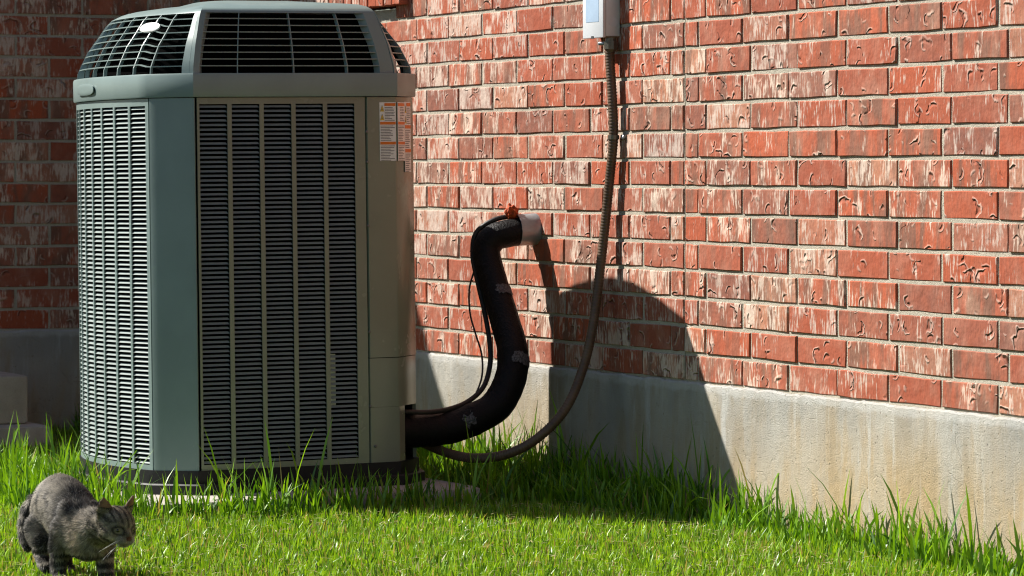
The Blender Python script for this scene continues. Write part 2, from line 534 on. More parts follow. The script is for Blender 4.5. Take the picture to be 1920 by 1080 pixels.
WALL_TOP = 2.72
def main_wall():
    root = empty('brick_wall', (0, 0, 0), 'sunlit red brick wall with white smears on a stained concrete foundation', 'wall')
    # window opening with its projecting brick sill, top left behind the air conditioner
    wx0, wx1, wz0, wz1 = -3.1, -1.93, 1.555, 2.6
    br = [b for b in courses(-3.917, 3.4, WALL_TOP, 0.0) if not (wx0 - .02 < b[0] < wx1 + .02 and wz0 - .08 < b[1] < wz1)]
    build_wall(root, br, lambda x, z: Vector((x, 0, z)), lambda x, z: -2.15 < x < 1.95 and z < 1.56, 0.0)
    mb = MB()
    YB = 0.0038
    mb.box(-3.95, wx0, YB, .16, .36, WALL_TOP); mb.box(wx1, -0.0016, YB, .16, .36, WALL_TOP); mb.box(0.0016, 3.42, YB, .16, .36, WALL_TOP)
    mb.box(wx0, wx1, YB, .16, .36, wz0 - .08); mb.box(wx0, wx1, YB, .16, wz1, WALL_TOP)
    mb.box(-0.0016, 0.0016, 0.012, .16, .36, WALL_TOP)
    mb.build('mortar', M['mortar'], root)
    # foundation: subdivided front with a broken mortar lip on top
    nx, x0, x1 = 900, -3.93, 3.42
    v = []; f = []
    for i in range(nx + 1):
        x = x0 + (x1 - x0) * i / nx
        n1 = mnoise.noise(Vector((x * 9, 3, 0))); n2 = mnoise.noise(Vector((x * 31, 8, 0))); n3 = mnoise.noise(Vector((x * 2.2, 1, 5))); n4 = mnoise.noise(Vector((x * 75, 8, 3)))
        zt = 0.3710 + .0045 * n1 + .004 * n2 + .003 * n4
        yf = -.0085 + .002 * n3
        v += [(x, yf, -.25), (x, yf, .20), (x, yf + .0005 * n2, zt - .012), (x, yf + .001 + .002 * n2, zt - .0045), (x, -.003, zt), (x, .14, zt + .001)]
    for i in range(nx):
        for k in range(5):
            f.append((i * 6 + k, (i + 1) * 6 + k, (i + 1) * 6 + k + 1, i * 6 + k + 1))
    autosmooth(mesh_obj('foundation', v, f, M['found'], root), 22)
    # sill bricks set on edge
    sx = wx1 + .012
    i = 0
    while sx - .068 * (i + 1) > wx0 - .05:
        xc = sx - .068 * i - .034
        vv, ff, bc, rn = brick_mesh(.062, .09, 77 + i)
        vv = [(a, (b if b < .01 else .12), d) for a, b, d in vv]
        o = mesh_obj('sill_brick', vv, ff, M['brick'], root, (xc, -.034, 1.530))
        set_attrs(o.data, bc, [rn] * len(vv))
        i += 1
    wn = MB()
    for q in ((wx0, wx1, .05, .11, wz0, wz0 + .06), (wx0, wx1, .05, .11, wz1 - .06, wz1), (wx0, wx0 + .05, .052, .11, wz0 + .06, wz1 - .06), (wx1 - .05, wx1, .052, .11, wz0 + .06, wz1 - .06)):
        wn.box(*q)
    wo = wn.build('window_frame', M['vinyl'], root)
    MB().box(wx0 + .05, wx1 - .05, .08, .09, wz0 + .06, wz1 - .06).build('window_pane', M['glass'], wo)
main_wall()

WX = -3.92
def wing_wall():
    root = empty('brick_wall', (WX, -1.4, 0), 'shaded dark red brick wall standing behind the air conditioner', 'wall')
    y0, y1, zt = -2.60, -0.004, 3.17
    br = courses(y0, y1, zt)
    # local x of the brick runs along +Y, its front looks to +X
    build_wall(root, br, lambda x, z: Vector((WX, x, z)), lambda x, z: -1.35 < x and z < 1.78, math.pi / 2)
    mb = MB().box(WX - .16, WX - .004, y0 + .004, -.004, .36, 3.18)
    mb.build('mortar', M['mortar'], root, origin=root.location)
    n = 120; v = []; f = []
    for i in range(n + 1):
        y = y0 - .01 + (-.012 - y0) * i / n
        n1 = mnoise.noise(Vector((y * 9, 13, 0)))
        zt2 = .3715 + .005 * n1
        v += [(WX + .0105, y, -.25), (WX + .0105, y, zt2 - .006), (WX + .002, y, zt2), (WX - .15, y, zt2 + .001)]
    for i in range(n):
        for k in range(3):
            f.append((i * 4 + k, (i + 1) * 4 + k, (i + 1) * 4 + k + 1, i * 4 + k + 1))
    f.append((0, 1, 2, 3))
    lx, ly, lz = root.location
    mesh_obj('foundation', [(a - lx, b - ly, c - lz) for a, b, c in v], f, M['found'], root)
wing_wall()

# ------------------------------------------------------------------ concrete steps by the wing
def steps():
    r = empty('concrete_steps', (-3.55, -1.6, 0), 'weathered concrete steps against the shaded brick wall', 'steps')
    MB().bbox(WX + .012, -3.22, -2.45, -.865, .0805, .247, .012).build('upper_step', M['step'], r, True, r.location)
    MB().bbox(WX + .012, -3.10, -2.55, -.82, -.05, .080, .012).build('lower_step', M['step'], r, True, r.location)
    for c in r.children: autosmooth(c, 30)
steps()

# ------------------------------------------------------------------ pad
TILT = (0.0119, -0.0055, 0.0)          # pad and unit have settled a little to one side
PADC = Vector((-1.02, -0.896, 0.0))
def pad():
    bm = MB().bbox(-.60, .59, -.50, .487, -.08, .055, .02)
    o = bm.build('concrete_pad', M['pad'], None, loc=PADC)
    autosmooth(o, 40)
    o.rotation_euler = TILT
    tag(o, 'tan concrete pad in the grass under the air conditioner', 'pad')
pad()

# ------------------------------------------------------------------ air conditioner
AO = Vector((-1.034, -0.889, 0.055))
HX, HY, CF = 0.419, 0.396, 0.094
BARC = R(17); BR = 0.325 / math.sin(BARC); BC0 = BR * math.cos(BARC)
ZB0, ZP0, ZP1, ZBT, ZTOP = 0.0, 0.062, 1.098, 1.166, 1.366      # base, panels, band, hood top (local)

def left_pt(t, out=0.0):        # t 0 = front end, 1 = back end of the bowed side
    ph = -BARC + 2 * BARC * t
    return (-(BR + out) * math.sin(ph), -HY - ((BR + out) * math.cos(ph) - BC0))
def left_n(t):
    ph = -BARC + 2 * BARC * t
    return (-math.sin(ph), -math.cos(ph))

def plan(off=0.0, nb=14):
    """outline, counter-clockwise seen from above, starting front right (+x, +y side)"""
    a = HX + off; b = HY + off; q = 0.4142 * off
    P = [(a, -(HY - CF) - q), (a, HY - CF + q), *[(x, -y) for x, y in [left_pt(k / nb, off) for k in range(nb + 1)]], (-a, HY - CF + q), (-a, -(HY - CF) - q)]
    for k in range(nb + 1):
        P.append(left_pt(1 - k / nb, off))
    return P

HOODP = [(0.0, .004), (.019, .006), (.039, .015), (.082, .036), (.12, .064), (.156, .089), (.172, .105), (.183, .126), (.191, .153), (.197, .195), (.2, .25)]
def hood_k(h):
    for (h0, i0), (h1, i1) in zip(HOODP, HOODP[1:]):
        if h <= h1:
            t = (h - h0) / (h1 - h0); return 1 - (i0 + (i1 - i0) * t) / HY
    return 1 - HOODP[-1][1] / HY

def ac():
    root = empty('air_conditioner', AO, 'large grey green outdoor air conditioning condenser with louvered sides', 'air conditioner')
    root.rotation_euler = TILT
    rd = lambda P, z: [(x, y, z) for x, y in P]
    # base
    b = MB()
    b.loft([rd(plan(.022), 0.001), rd(plan(.022), .026), rd(plan(.018), .030), rd(plan(.006), .030), rd(plan(.006), ZP0 + .004)], True, True, True)
    autosmooth(b.build('base_pan', M['plastic'], root), 30)
    # closed black body painting the dark interior behind the louvers
    MB().loft([rd([(x * .90, y * .90) for x, y in plan()], .035), rd([(x * .90, y * .90) for x, y in plan()], 1.06), rd([(x * .82, y * .82) for x, y in plan()], 1.10)], True, True, True).build('coil_shade', M['coil_shade'], root)
    MB().box(HX - .036, HX - .030, .104, .122, .225, .375).build('inner_tag', M['white'], root)

    # ---- front louver panel
    yl, yr = -(HY - CF), 0.216
    pitch = 0.0128; rows = 78
    zt = ZP1 - .018
    zb = zt - rows * pitch
    T = .0016
    cols = []
    cw = .0822; cp = (yr - .026 - (yl + .016)) / 5
    for k in range(5):
        a = yl + .016 + cp * k; cols.append((a, a + cw))
    fr = MB()
    edges = [yl + .009] + [e for c in cols for e in c] + [yr - .007]
    for a, bb in zip(edges[0::2], edges[1::2]):
        fr.box(HX - .0025, HX + T, a, bb, zb, zt)
    fr.box(HX - .0025, HX + T, yl + .009, yr - .007, zt, ZP1)
    fr.box(HX - .0025, HX + T, yl + .009, yr - .007, ZP0 + .001, zb)
    fr.build('louver_frame', M['panel'], root)
    def blade(wd):
        a = wd / 2 - .0002; ti = .0035
        sec = [(-.0062, .0031), (-.0012, -.0020), (.0012, -.0031), (-.0004, -.0034), (-.0084, .0020)]
        L = [(o, -(a - ti * max(0, (z + .0036) / .007)), z) for o, z in sec]
        Rr = [(o, -y, z) for o, y, z in L]
        n = len(sec)
        f = [(i, (i + 1) % n, n + (i + 1) % n, n + i) for i in range(n)] + [tuple(range(n - 1, -1, -1)), tuple(range(n, 2 * n))]
        return L + Rr, f
    bv, bf = blade(cw)
    me = bpy.data.meshes.new('louver'); me.from_pydata(bv, [], bf); me.materials.append(M['louver'])
    rest = MB(); cnt = 0
    order = [(r_, c_) for r_ in range(rows) for c_ in range(5)]
    for r_, c_ in order:
        zc = zt - pitch * (r_ + .5)
        yc = (cols[c_][0] + cols[c_][1]) / 2
        if cnt < 300:
            o = bpy.data.objects.new('louver', me); COL.objects.link(o); o.parent = root
            o.location = (HX, yc, zc); cnt += 1
        else:
            rest.add([(HX + x, yc + y, zc + z) for x, y, z in bv], bf)
    # ---- bowed left side
    NC = 7
    ls = MB()
    tm = .026
    tcol = [(tm + (1 - 2 * tm) * k / NC, tm + (1 - 2 * tm) * (k + 1) / NC) for k in range(NC)]
    def lstrip(t0, t1, z0, z1, n=2):
        ro = []; 
        for i in range(n + 1):
            t = t0 + (t1 - t0) * i / n
            x0, y0 = left_pt(t, T); x1, y1 = left_pt(t, -.0025)
            ro.append([(x0, y0, z0), (x0, y0, z1), (x1, y1, z1), (x1, y1, z0)])
        ls.loft(ro, True, True, True)
    gap = .0078
    zt2 = ZP1 - .020; rows2 = 78; zb2 = zt2 - rows2 * pitch
    lstrip(.012, tcol[0][0] + gap, zb2, zt2)
    for k in range(NC - 1):
        lstrip(tcol[k][1] - gap, tcol[k + 1][0] + gap, zb2, zt2)
    lstrip(tcol[-1][1] - gap, .998, zb2, zt2)
    lstrip(.012, .998, zt2, ZP1, 16); lstrip(.012, .998, ZP0 + .001, zb2, 16)
    ls.build('louver_frame', M['paint'], root)
    for (ta, tb) in tcol:
        ta += gap; tb -= gap
        xa, ya = left_pt(ta); xb, yb = left_pt(tb)
        wv = math.hypot(xa - xb, ya - yb)
        v2, f2 = blade(wv)
        nx, ny = left_n((ta + tb) / 2)
        xm, ym = (xa + xb) / 2, (ya + yb) / 2
        for r_ in range(rows2):
            zc = zt2 - pitch * (r_ + .5)
            rest.add([(xm + nx * o - ny * s, ym + ny * o + nx * s, zc + z) for o, s, z in v2], f2)
    ro = rest.build('further_louvers', M['louver'], root)
    tag(ro, None, None, None, 'stuff')
    # ---- corner posts (rounded), front-left and the hidden ones
    def post(pts, name, mat, z0=ZP0 + .001, z1=ZP1, w=.004):
        r = MB()
        inn = [(x * .985, y * .985) for x, y in pts]
        ring = pts + inn[::-1]
        r.loft([rd(ring, z0), rd(ring, z1)], True, True, True)
        return autosmooth(r.build(name, mat, root), 28)
    # profile: short flat on the front, roll, chamfer, roll, short flat on the side
    E0 = Vector((HX + .003, -(HY - CF) + .0005))
    E1 = Vector((HX - CF, -HY - .003))
    c1 = E0; c2 = E1
    def fillet(p0, c, p1, n=6):
        return [tuple(p0 * (1 - t) ** 2 + c * 2 * t * (1 - t) + p1 * t * t) for t in [k / n for k in range(n + 1)]]
    dch = (E1 - E0).normalized()
    nrm = Vector((.7071, -.7071))
    f0 = E0 + nrm * .002
    seq = fillet(E0, f0 + dch * .006, f0 + dch * .026) + fillet(f0 + dch * .107, f0 + dch * .127, E1)
    post(seq, 'corner_post', M['paint'])
    # ---- right hand service corner: flat strip + chamfer
    cp_pts = lambda ze: [(HX + .002, yr), (HX + .002, HY - CF - .004), (HX - .001, HY - CF + .004), (HX - CF + .004, HY - .001), (HX - CF - .01, HY + .0035)]
    post(cp_pts(0), 'corner_panel', M['panel'], .362, ZP1)
    lo = MB()
    P = cp_pts(0); Q = [(x - .0012, y - .0008) for x, y in P]
    inn = [(x * .985, y * .985) for x, y in Q]
    ring = Q + inn[::-1]
    lo.loft([rd(ring, .222), rd(ring, .360)], True, True, True)
    P2 = [Q[0], Q[1], Q[2], (Q[2][0] - .034, Q[2][1] + .030)]
    inn = [(x * .985, y * .985) for x, y in P2]
    ring = P2 + inn[::-1]
    lo.loft([rd(ring, ZP0 + .001), rd(ring, .2215)], True, True, True)
    autosmooth(lo.build('service_cover', M['panel'], root), 28)
    # right and back sheets
    sh = MB()
    def sheet(p, q):
        ring = [p, q, (q[0] * .98, q[1] * .98), (p[0] * .98, p[1] * .98)]
        sh.loft([rd(ring, ZP0 + .001), rd(ring, ZP1)], True, True, True)
    RP = [left_pt(t) for t in np.linspace(.02, 1, 9)]
    for p_, q_ in zip(RP, RP[1:]): sheet((p_[0], -p_[1]), (q_[0] + .0002, -q_[1]))
    sheet((-(HX - CF) - .001, HY), (-HX, HY - CF)); sheet((-HX, HY - CF - .001), (-HX, -(HY - CF)))
    sheet((-HX, -(HY - CF) - .001), left_pt(.999))
    sh.build('rear_panel', M['panel'], root)
    # screws
    for y, z in ((.213, 1.0), (.214, .915), (.214, .735), (.214, .435), (.214, .225), (.228, .112)):
        s = MB(); s.tube([(HX + .001, y, z), (HX + .0035, y, z), (HX + .005, y, z)], lambda i: (.0045, .0045, .0028)[i], 8)
        s.build('screw', M['screw'], root)
    # ---- cap band
    bd = MB()
    bd.loft([rd(plan(-.03), ZP1 + .002), rd(plan(.0075), ZP1 + .002), rd(plan(.0095), ZP1 + .006), rd(plan(.0105), ZBT - .006), rd(plan(.008), ZBT), rd(plan(-.03), ZBT)], True, True, True)
    autosmooth(bd.build('cap_band', M['paint'], root), 28)
    # ---- hood: top dish, corner ribs, grille bars
    def hp(p, h, add=0.0):
        q = (1 - hood_k(h)) * HY / .133
        ax, ay = abs(p[0]), abs(p[1])
        sx, sy = math.copysign(1, p[0]), math.copysign(1, p[1])
        t = min(1, max(0, (ax - (HX - CF)) / CF))
        side = (ax * (1 - (.185 if p[0] > 0 else .09) * q), ay - .131 * q - max(0, ay - HY) * .1 * q)
        frnt = (ax * (1 - .134 * q), ay * (1 - .172 * q))
        x = sx * (side[0] * (1 - t) + frnt[0] * t); y = sy * (side[1] * (1 - t) + frnt[1] * t)
        if add:
            l = math.hypot(x, y); x += x / l * add; y += y / l * add
        return (x, y, ZBT + h)
    PL = plan(0, 28)
    tp = MB()
    h0 = .170
    tp.loft([[hp(p, h0, -.02) for p in PL], [hp(p, h0, .003) for p in PL], [hp(p, h0 + .003, .004) for p in PL]] + [[hp(p, h, .003) for p in PL] for h in (.177, .183, .187, .191, .194, .197, .1988, .2)] +
            [[(p[0] * .3, p[1] * .3, ZBT + .216) for p in PL]], True, False, True)
    autosmooth(tp.build('hood_top', M['paint'], root), 40)
    sc9 = lambda h, k: [(q[0] * k, q[1] * k, q[2]) for q in [hp(p, h) for p in PL]]
    MB().loft([sc9(.001, .93), sc9(.06, .925), sc9(.12, .91), sc9(.168, .90)], True, True, True).build('hood_shade_body', M['coil_shade'], root)  # solid black body painting the dark hollow behind the grille bars
    FL = (HX, -(HY - CF)); FR = (HX, HY - CF)
    CL = left_pt(0)
    CR = (HX - CF, HY)
    lerp = lambda a, b, t: (a[0] + (b[0] - a[0]) * t, a[1] + (b[1] - a[1]) * t)
    hs = [0, .019, .039, .06, .082, .1, .12, .138, .156, .1699]
    def rib(path, name='hood_rib'):
        m = MB()
        rings = []
        for h in hs:
            o = [hp(p, h + (.0005 if h == 0 else 0), .003) for p in path]
            i = [hp((p[0] * .965, p[1] * .965), h + (.0005 if h == 0 else 0), 0) for p in path]
            rings.append(o + i[::-1])
        m.loft(rings, True, True, True)
        autosmooth(m.build(name, M['paint'], root), 40)
    rib([lerp(CL, FL, .73), lerp(CL, FL, .90)])
    rib([lerp(CL, FL, .905), FL, lerp(FL, FR, .030)])
    rib([lerp(FL, FR, .925), lerp(FL, FR, .992)])
    rib([lerp(FL, FR, .996), FR, lerp(FR, CR, .12)])
    BK = left_pt(1)
    rib([left_pt(.985), BK, lerp(BK, (-HX, -(HY - CF)), .3)])
    rib([lerp(FR, CR, .96), CR, (HX - CF - .03, HY)])
    # bars
    def bar(path, hfun, name='grille_bar', th=.0030, dp=.012):
        m = MB(); rings = []
        for i, p in enumerate(path):
            h = hfun(i / max(1, len(path) - 1))
            x, y, z = hp(p, h, .0015)
            l = math.hypot(x, y); ux, uy = x / l, y / l
            rings.append([(x, y, z - th / 2), (x, y, z + th / 2), (x - ux * dp, y - uy * dp, z + th / 2), (x - ux * dp, y - uy * dp, z - th / 2)])
        m.loft(rings, True, True, True)
        m.build(name, M['paint'], root)
    def vbar(p, name='grille_bar', th=.0030, dp=.011, lift=0, h1=.1695):
        m = MB(); rings = []
        l = math.hypot(*p)
        for h in [lift + .0005] + [q for q in hs[1:-1]] + [h1]:
            x, y, z = hp(p, h, .0012)
            ux, uy = x / l * 1.0, y / l
            s = math.hypot(ux, uy); ux /= s; uy /= s
            tx, ty = -uy * th / 2, ux * th / 2
            rings.append([(x + tx, y + ty, z), (x - tx, y - ty, z), (x - tx - ux * dp, y - ty - uy * dp, z), (x + tx - ux * dp, y + ty - uy * dp, z)])
        m.loft(rings, True, True, True)
        m.build(name, M['paint'], root)
    for k in range(8):
        h = .0190 * (k + 1) + .0015
        bar([lerp(FL, FR, t) for t in (.028, .35, .65, .927)], lambda t, h=h: h)
        pth = [left_pt(1 - t * 1.0) for t in np.linspace(.015, .86, 12)] + [left_pt(t) for t in (.10, .04, 0.0)] + [lerp(CL, FL, .35), lerp(CL, FL, .735)]
        n = len(pth)
        lift = [.008] * 12 + [.008, .001, 0, 0, 0]
        m = MB(); rings = []
        for p, lf in zip(pth, lift):
            x, y, z = hp(p, min(h + lf * .9, .171), .0015)
            l = math.hypot(x, y); ux, uy = x / l, y / l
            rings.append([(x, y, z - .0015), (x, y, z + .0015), (x - ux * .012, y - uy * .012, z + .0015), (x - ux * .012, y - uy * .012, z - .0015)])
        m.loft(rings, True, True, True); m.build('grille_bar', M['paint'], root)
        bar([lerp(FR, CR, t) for t in (.11, .5, .97)], lambda t, h=h: h)
    for t in (.215, .495, .765): vbar(lerp(FL, FR, t))
    for t in (0.004, .135, .275, .42, .56, .70, .83, .93): vbar(left_pt(t))
    # badges
    def oval(c, nrm, tan, up, a, b_, th, name, mat, pw=2.0):
        m = MB(); rings = []
        for o, s in ((0, 1), (th * .7, 1), (th, .86), (th * 1.15, .45)):
            ring = []
            for k in range(28):
                an = 2 * math.pi * k / 28
                ca, sa = math.cos(an), math.sin(an)
                ex = math.copysign(abs(ca) ** (2 / pw), ca); ez = math.copysign(abs(sa) ** (2 / pw), sa)
                ring.append(tuple(c + nrm * o + tan * (a * s * ex) + up * (b_ * s * ez)))
            rings.append(ring)
        m.loft(rings, True, True, True)
        return autosmooth(m.build(name, mat, root), 50)
    t = .155
    x, y, z = hp(left_pt(t), .133, .002)
    nx, ny = left_n(t)
    oval(Vector((x, y, z)), Vector((nx, ny, .62)).normalized(), Vector((-ny, nx, 0)), Vector((-nx * .55, -ny * .55, 1)).normalized(), .052, .016, .006, 'round_badge', M['badge'], 2.2)
    t = .60
    x, y = left_pt(t, .0105)
    nx, ny = left_n(t)
    oval(Vector((x, y, ZP1 + .034)), Vector((nx, ny, 0)), Vector((-ny, nx, 0)), Vector((0, 0, 1)), .088, .0165, .004, 'name_plate', M['paint'], 2.8)
    # ---- warning labels on the corner panel
    def label(o0, du, dn, w, h, name, full=True):
        o0 = Vector(o0); du = Vector(du).normalized(); dn = Vector(dn).normalized(); up = Vector((0, 0, 1))
        def quad(m, a, b, c, d, lift):
            m.add([o0 + du * x + up * (-z) + dn * lift for x, z in ((a, d), (b, d), (b, c), (a, c))], [(0, 1, 2, 3)])
        base = MB()
        pts = [o0 + du * x + up * (-z) + dn * l for l in (.0002, .0012) for x, z in ((0, h), (w, h), (w, 0), (0, 0))]
        base.add(pts, [(3, 2, 1, 0), (4, 5, 6, 7), (0, 1, 5, 4), (1, 2, 6, 5), (2, 3, 7, 6), (3, 0, 4, 7)])
        lb = base.build(name, M['white'], root)
        for a, b, c in ((.30 if full else .02, .98, .015), (.02, .98, .332), (.02, .98, .672)):
            m = MB(); quad(m, w * a, w * b, h * c, h * (c + .048), .0017); m.build('orange_stripe', M['labor'], lb)
        ink = MB()
        for c in ((.052, .20) if full else ()):
            m = MB()
            m.add([o0 + du * (w * x) + up * (-h * z) + dn * .0017 for x, z in ((.03, c + .105), (.27, c + .105), (.15, c))], [(0, 1, 2)])
            m.build('warning_triangle', M['yellow'], lb)
            quad(ink, w * .12, w * .18, h * (c + .06), h * (c + .09), .0022)
            for (xa, za, xb, zb_) in ((.03, .105, .15, 0), (.27, .105, .15, 0)):
                p0 = Vector((xa * w, (c + za) * h)); p1 = Vector((xb * w, (c + zb_) * h)); nn = Vector((0, 1)).orthogonal()
                ink.add([o0 + du * (p0.x + s) + up * (-p0.y) + dn * .0020 for s in (0, .0008)] + [o0 + du * (p1.x + s) + up * (-p1.y) + dn * .0020 for s in (.0008, 0)], [(0, 1, 2, 3)])
        rr = random.Random(5)
        for z0, z1, xa in ((.085, .31, .32), (.40, .655, .05), (.74, .985, .05)):
            z = z0
            while z < z1:
                e = rr.uniform(.6, .95)
                quad(ink, w * xa, w * e, h * z, h * (z + .010), .0019)
                z += .027
        ink.build('print', M['ink'], lb)
    label((HX + .002, .253, 1.083), (0, 1, 0), (1, 0, 0), .0500, .166, 'warning_label')
    label((HX - .0005, .3090, 1.083), (-1, 1, 0), (1, 1, 0), .052, .166, 'warning_label', False)
    label((HX - .0385, .3465, 1.085), (-1, 1, 0), (1, 1, 0), .045, .20, 'rating_label')
ac()

# ------------------------------------------------------------------ refrigerant line, sleeve, cable
PIPE = [(-0.967, 0.02, 0.775), (-0.960, -0.035, 0.772), (-0.965, -0.085, 0.764), (-0.976, -0.128, 0.752), (-0.981, -0.152, 0.718), (-0.960, -0.155, 0.672),
        (-0.905, -0.155, 0.595), (-0.835, -0.158, 0.505), (-0.770, -0.165, 0.428), (-0.730, -0.188, 0.350), (-0.714, -0.240, 0.272),
        (-0.715, -0.310, 0.234), (-0.722, -0.390, 0.209), (-0.722, -0.475, 0.203), (-0.715, -0.56, 0.204)]
def pipe():
    P = even(spline(PIPE, 220), .008)
    n = len(P)
    def rad(i):
        t = i / n
        r = .0415 + .0055 * min(1, max(0, (t - .30) / .3))
        return r * (1 + .045 * mnoise.noise(Vector((i * .16, 0, 0))) + .03 * mnoise.noise(Vector((i * .5, 4, 0))))
    root = empty('insulated_pipe', (-.85, -.3, .2), 'thick black foam insulated pipe bending down from the wall', 'pipe')
    lo = root.location
    m = MB(); m.tube(P, rad, 20)
    m.build('foam_jacket', M['foam'], root, True, lo)
    # wraps of frayed tape
    for t0, t1, a0, a1 in ((.325, .352, -2.5, -.95), (.545, .575, -2.5, -.9), (.775, .805, -1.2, -.5)):
        i0, i1 = int(t0 * n), int(t1 * n)
        rows = []
        up = None
        for i in range(i0, i1 + 1):
            t = (P[i + 1] - P[i - 1]).normalized()
            view = (CAM - P[i]); view = (view - t * view.dot(t)).normalized()
            q = t.cross(view)
            ring = []
            K = 14
            for k in range(K + 1):
                j0 = .30 * mnoise.noise(Vector((i * .9, i0, 1))); j1 = .45 * mnoise.noise(Vector((i * .9, i0, 6)))
                a = (a0 + j0) + (a1 + j1 - a0 - j0) * k / K + .9
                r = rad(i) + .0022 + .001 * mnoise.noise(Vector((i, k * .7, 2)))
                ring.append(P[i] + (view * math.cos(a) + q * math.sin(a)) * r + t * (.011 * mnoise.noise(Vector((k * 1.3, i0, 0)))))
            rows.append(ring)
        mm = MB(); mm.loft(rows, False); mm.build('tape_wrap', M['tape'], root, True, lo)
    return rad
pipe()

def sleeve():
    root = empty('pipe_sleeve', (-.966, 0, .772), 'short silver metal sleeve on the brick wall around the black pipe', 'pipe sleeve')
    lo = root.location
    P = [Vector((-.963, .004, .776)), Vector((-.963, -.012, .775)), Vector((-.963, -.035, .7745)), Vector((-.964, -.062, .773))]
    m = MB(); m.tube(P, .0475, 26, False); 
    m.tube([p for p in P[::-1]], .0455, 26, False)
    m.build('sleeve_pipe', M['alu'], root, True, lo)
    # lump of orange sealing foam
    bm = bmesh.new(); bmesh.ops.create_icosphere(bm, subdivisions=4, radius=1.0)
    for v in bm.verts:
        p = v.co.copy()
        d = 1 + .40 * mnoise.noise(p * 2.1) + .22 * mnoise.noise(p * 5.5) + .1 * mnoise.noise(p * 12)
        v.co = Vector((p.x * .020 * d, p.y * .019 * d - (.006 * p.z), p.z * .026 * d))
    bm.verts.index_update()
    mm = MB(); mm.add([v.co + Vector((-.972, -.072, .822)) for v in bm.verts], [[v.index for v in f.verts] for f in bm.faces]); bm.free()
    mm.build('sealing_foam', M['orange'], root, True, lo)
sleeve()

WIRE = [(-0.980, -0.070, 0.815), (-0.990, -0.125, 0.803), (-1.012, -0.172, 0.765), (-1.006, -0.186, 0.700), (-0.968, -0.190, 0.634), (-0.900, -0.192, 0.520),
        (-0.838, -0.205, 0.430), (-0.806, -0.222, 0.372), (-0.770, -0.260, 0.318), (-0.748, -0.320, 0.280), (-0.720, -0.395, 0.262), (-0.695, -0.470, 0.258), (-0.69, -0.545, 0.262)]
def wires():
    P = even(spline(WIRE, 160), .008)
    m = MB(); m.tube(P, .0075, 10)
    o = m.build('control_cable', M['wire'], None, True)
    tag(o, 'thin dark cable running along the black insulated pipe', 'cable')
    W2 = [(-0.985, -0.19, 0.655), (-0.965, -0.215, 0.60), (-0.945, -0.222, 0.53), (-0.905, -0.222, 0.47), (-0.852, -0.226, 0.41), (-0.80, -0.25, 0.345), (-0.755, -0.30, 0.285), (-0.735, -0.345, 0.258)]
    m = MB(); m.tube(even(spline(W2, 80), .008), .0028, 8)
    tag(m.build('thin_wire', M['wire'], None, True), 'loose thin black wire hanging beside the insulated pipe', 'wire')
wires()

# ------------------------------------------------------------------ disconnect box and conduit
def box():
    bx0, bx1, bz0, bz1 = -.526, -.393, 1.330, 1.62
    root = empty('disconnect_box', (-.46, 0, 1.33), 'pale grey electrical disconnect box mounted on the brick wall', 'electrical box')
    lo = root.location
    autosmooth(MB().bbox(bx0 + .002, bx1 - .002, -.046, -.0005, bz0 + .002, bz1, .003).build('housing', M['box'], root, False, lo), 30)
    c = MB().bbox(bx0, bx1, -.056, -.0465, bz0 - .002, bz1 + .003, .003)
    autosmooth(c.build('cover', M['box'], root, False, lo), 30)
    MB().box(bx0 + .024, bx1 - .026, -.0568, -.0561, bz0 + .044, bz1 - .06).build('cover_label', M['boxlabel'], root, False, lo)
    MB().box(bx0 + .058, bx0 + .074, -.0568, -.0535, bz0 - .0035, bz0 + .004).build('latch', M['screw'], root, False, lo)
    k = MB(); k.tube([(bx1 - .0025, -.022, bz0 + .042), (bx1 - .0012, -.022, bz0 + .042)], .014, 20)
    k.build('knockout', M['box'], root, False, lo)
box()

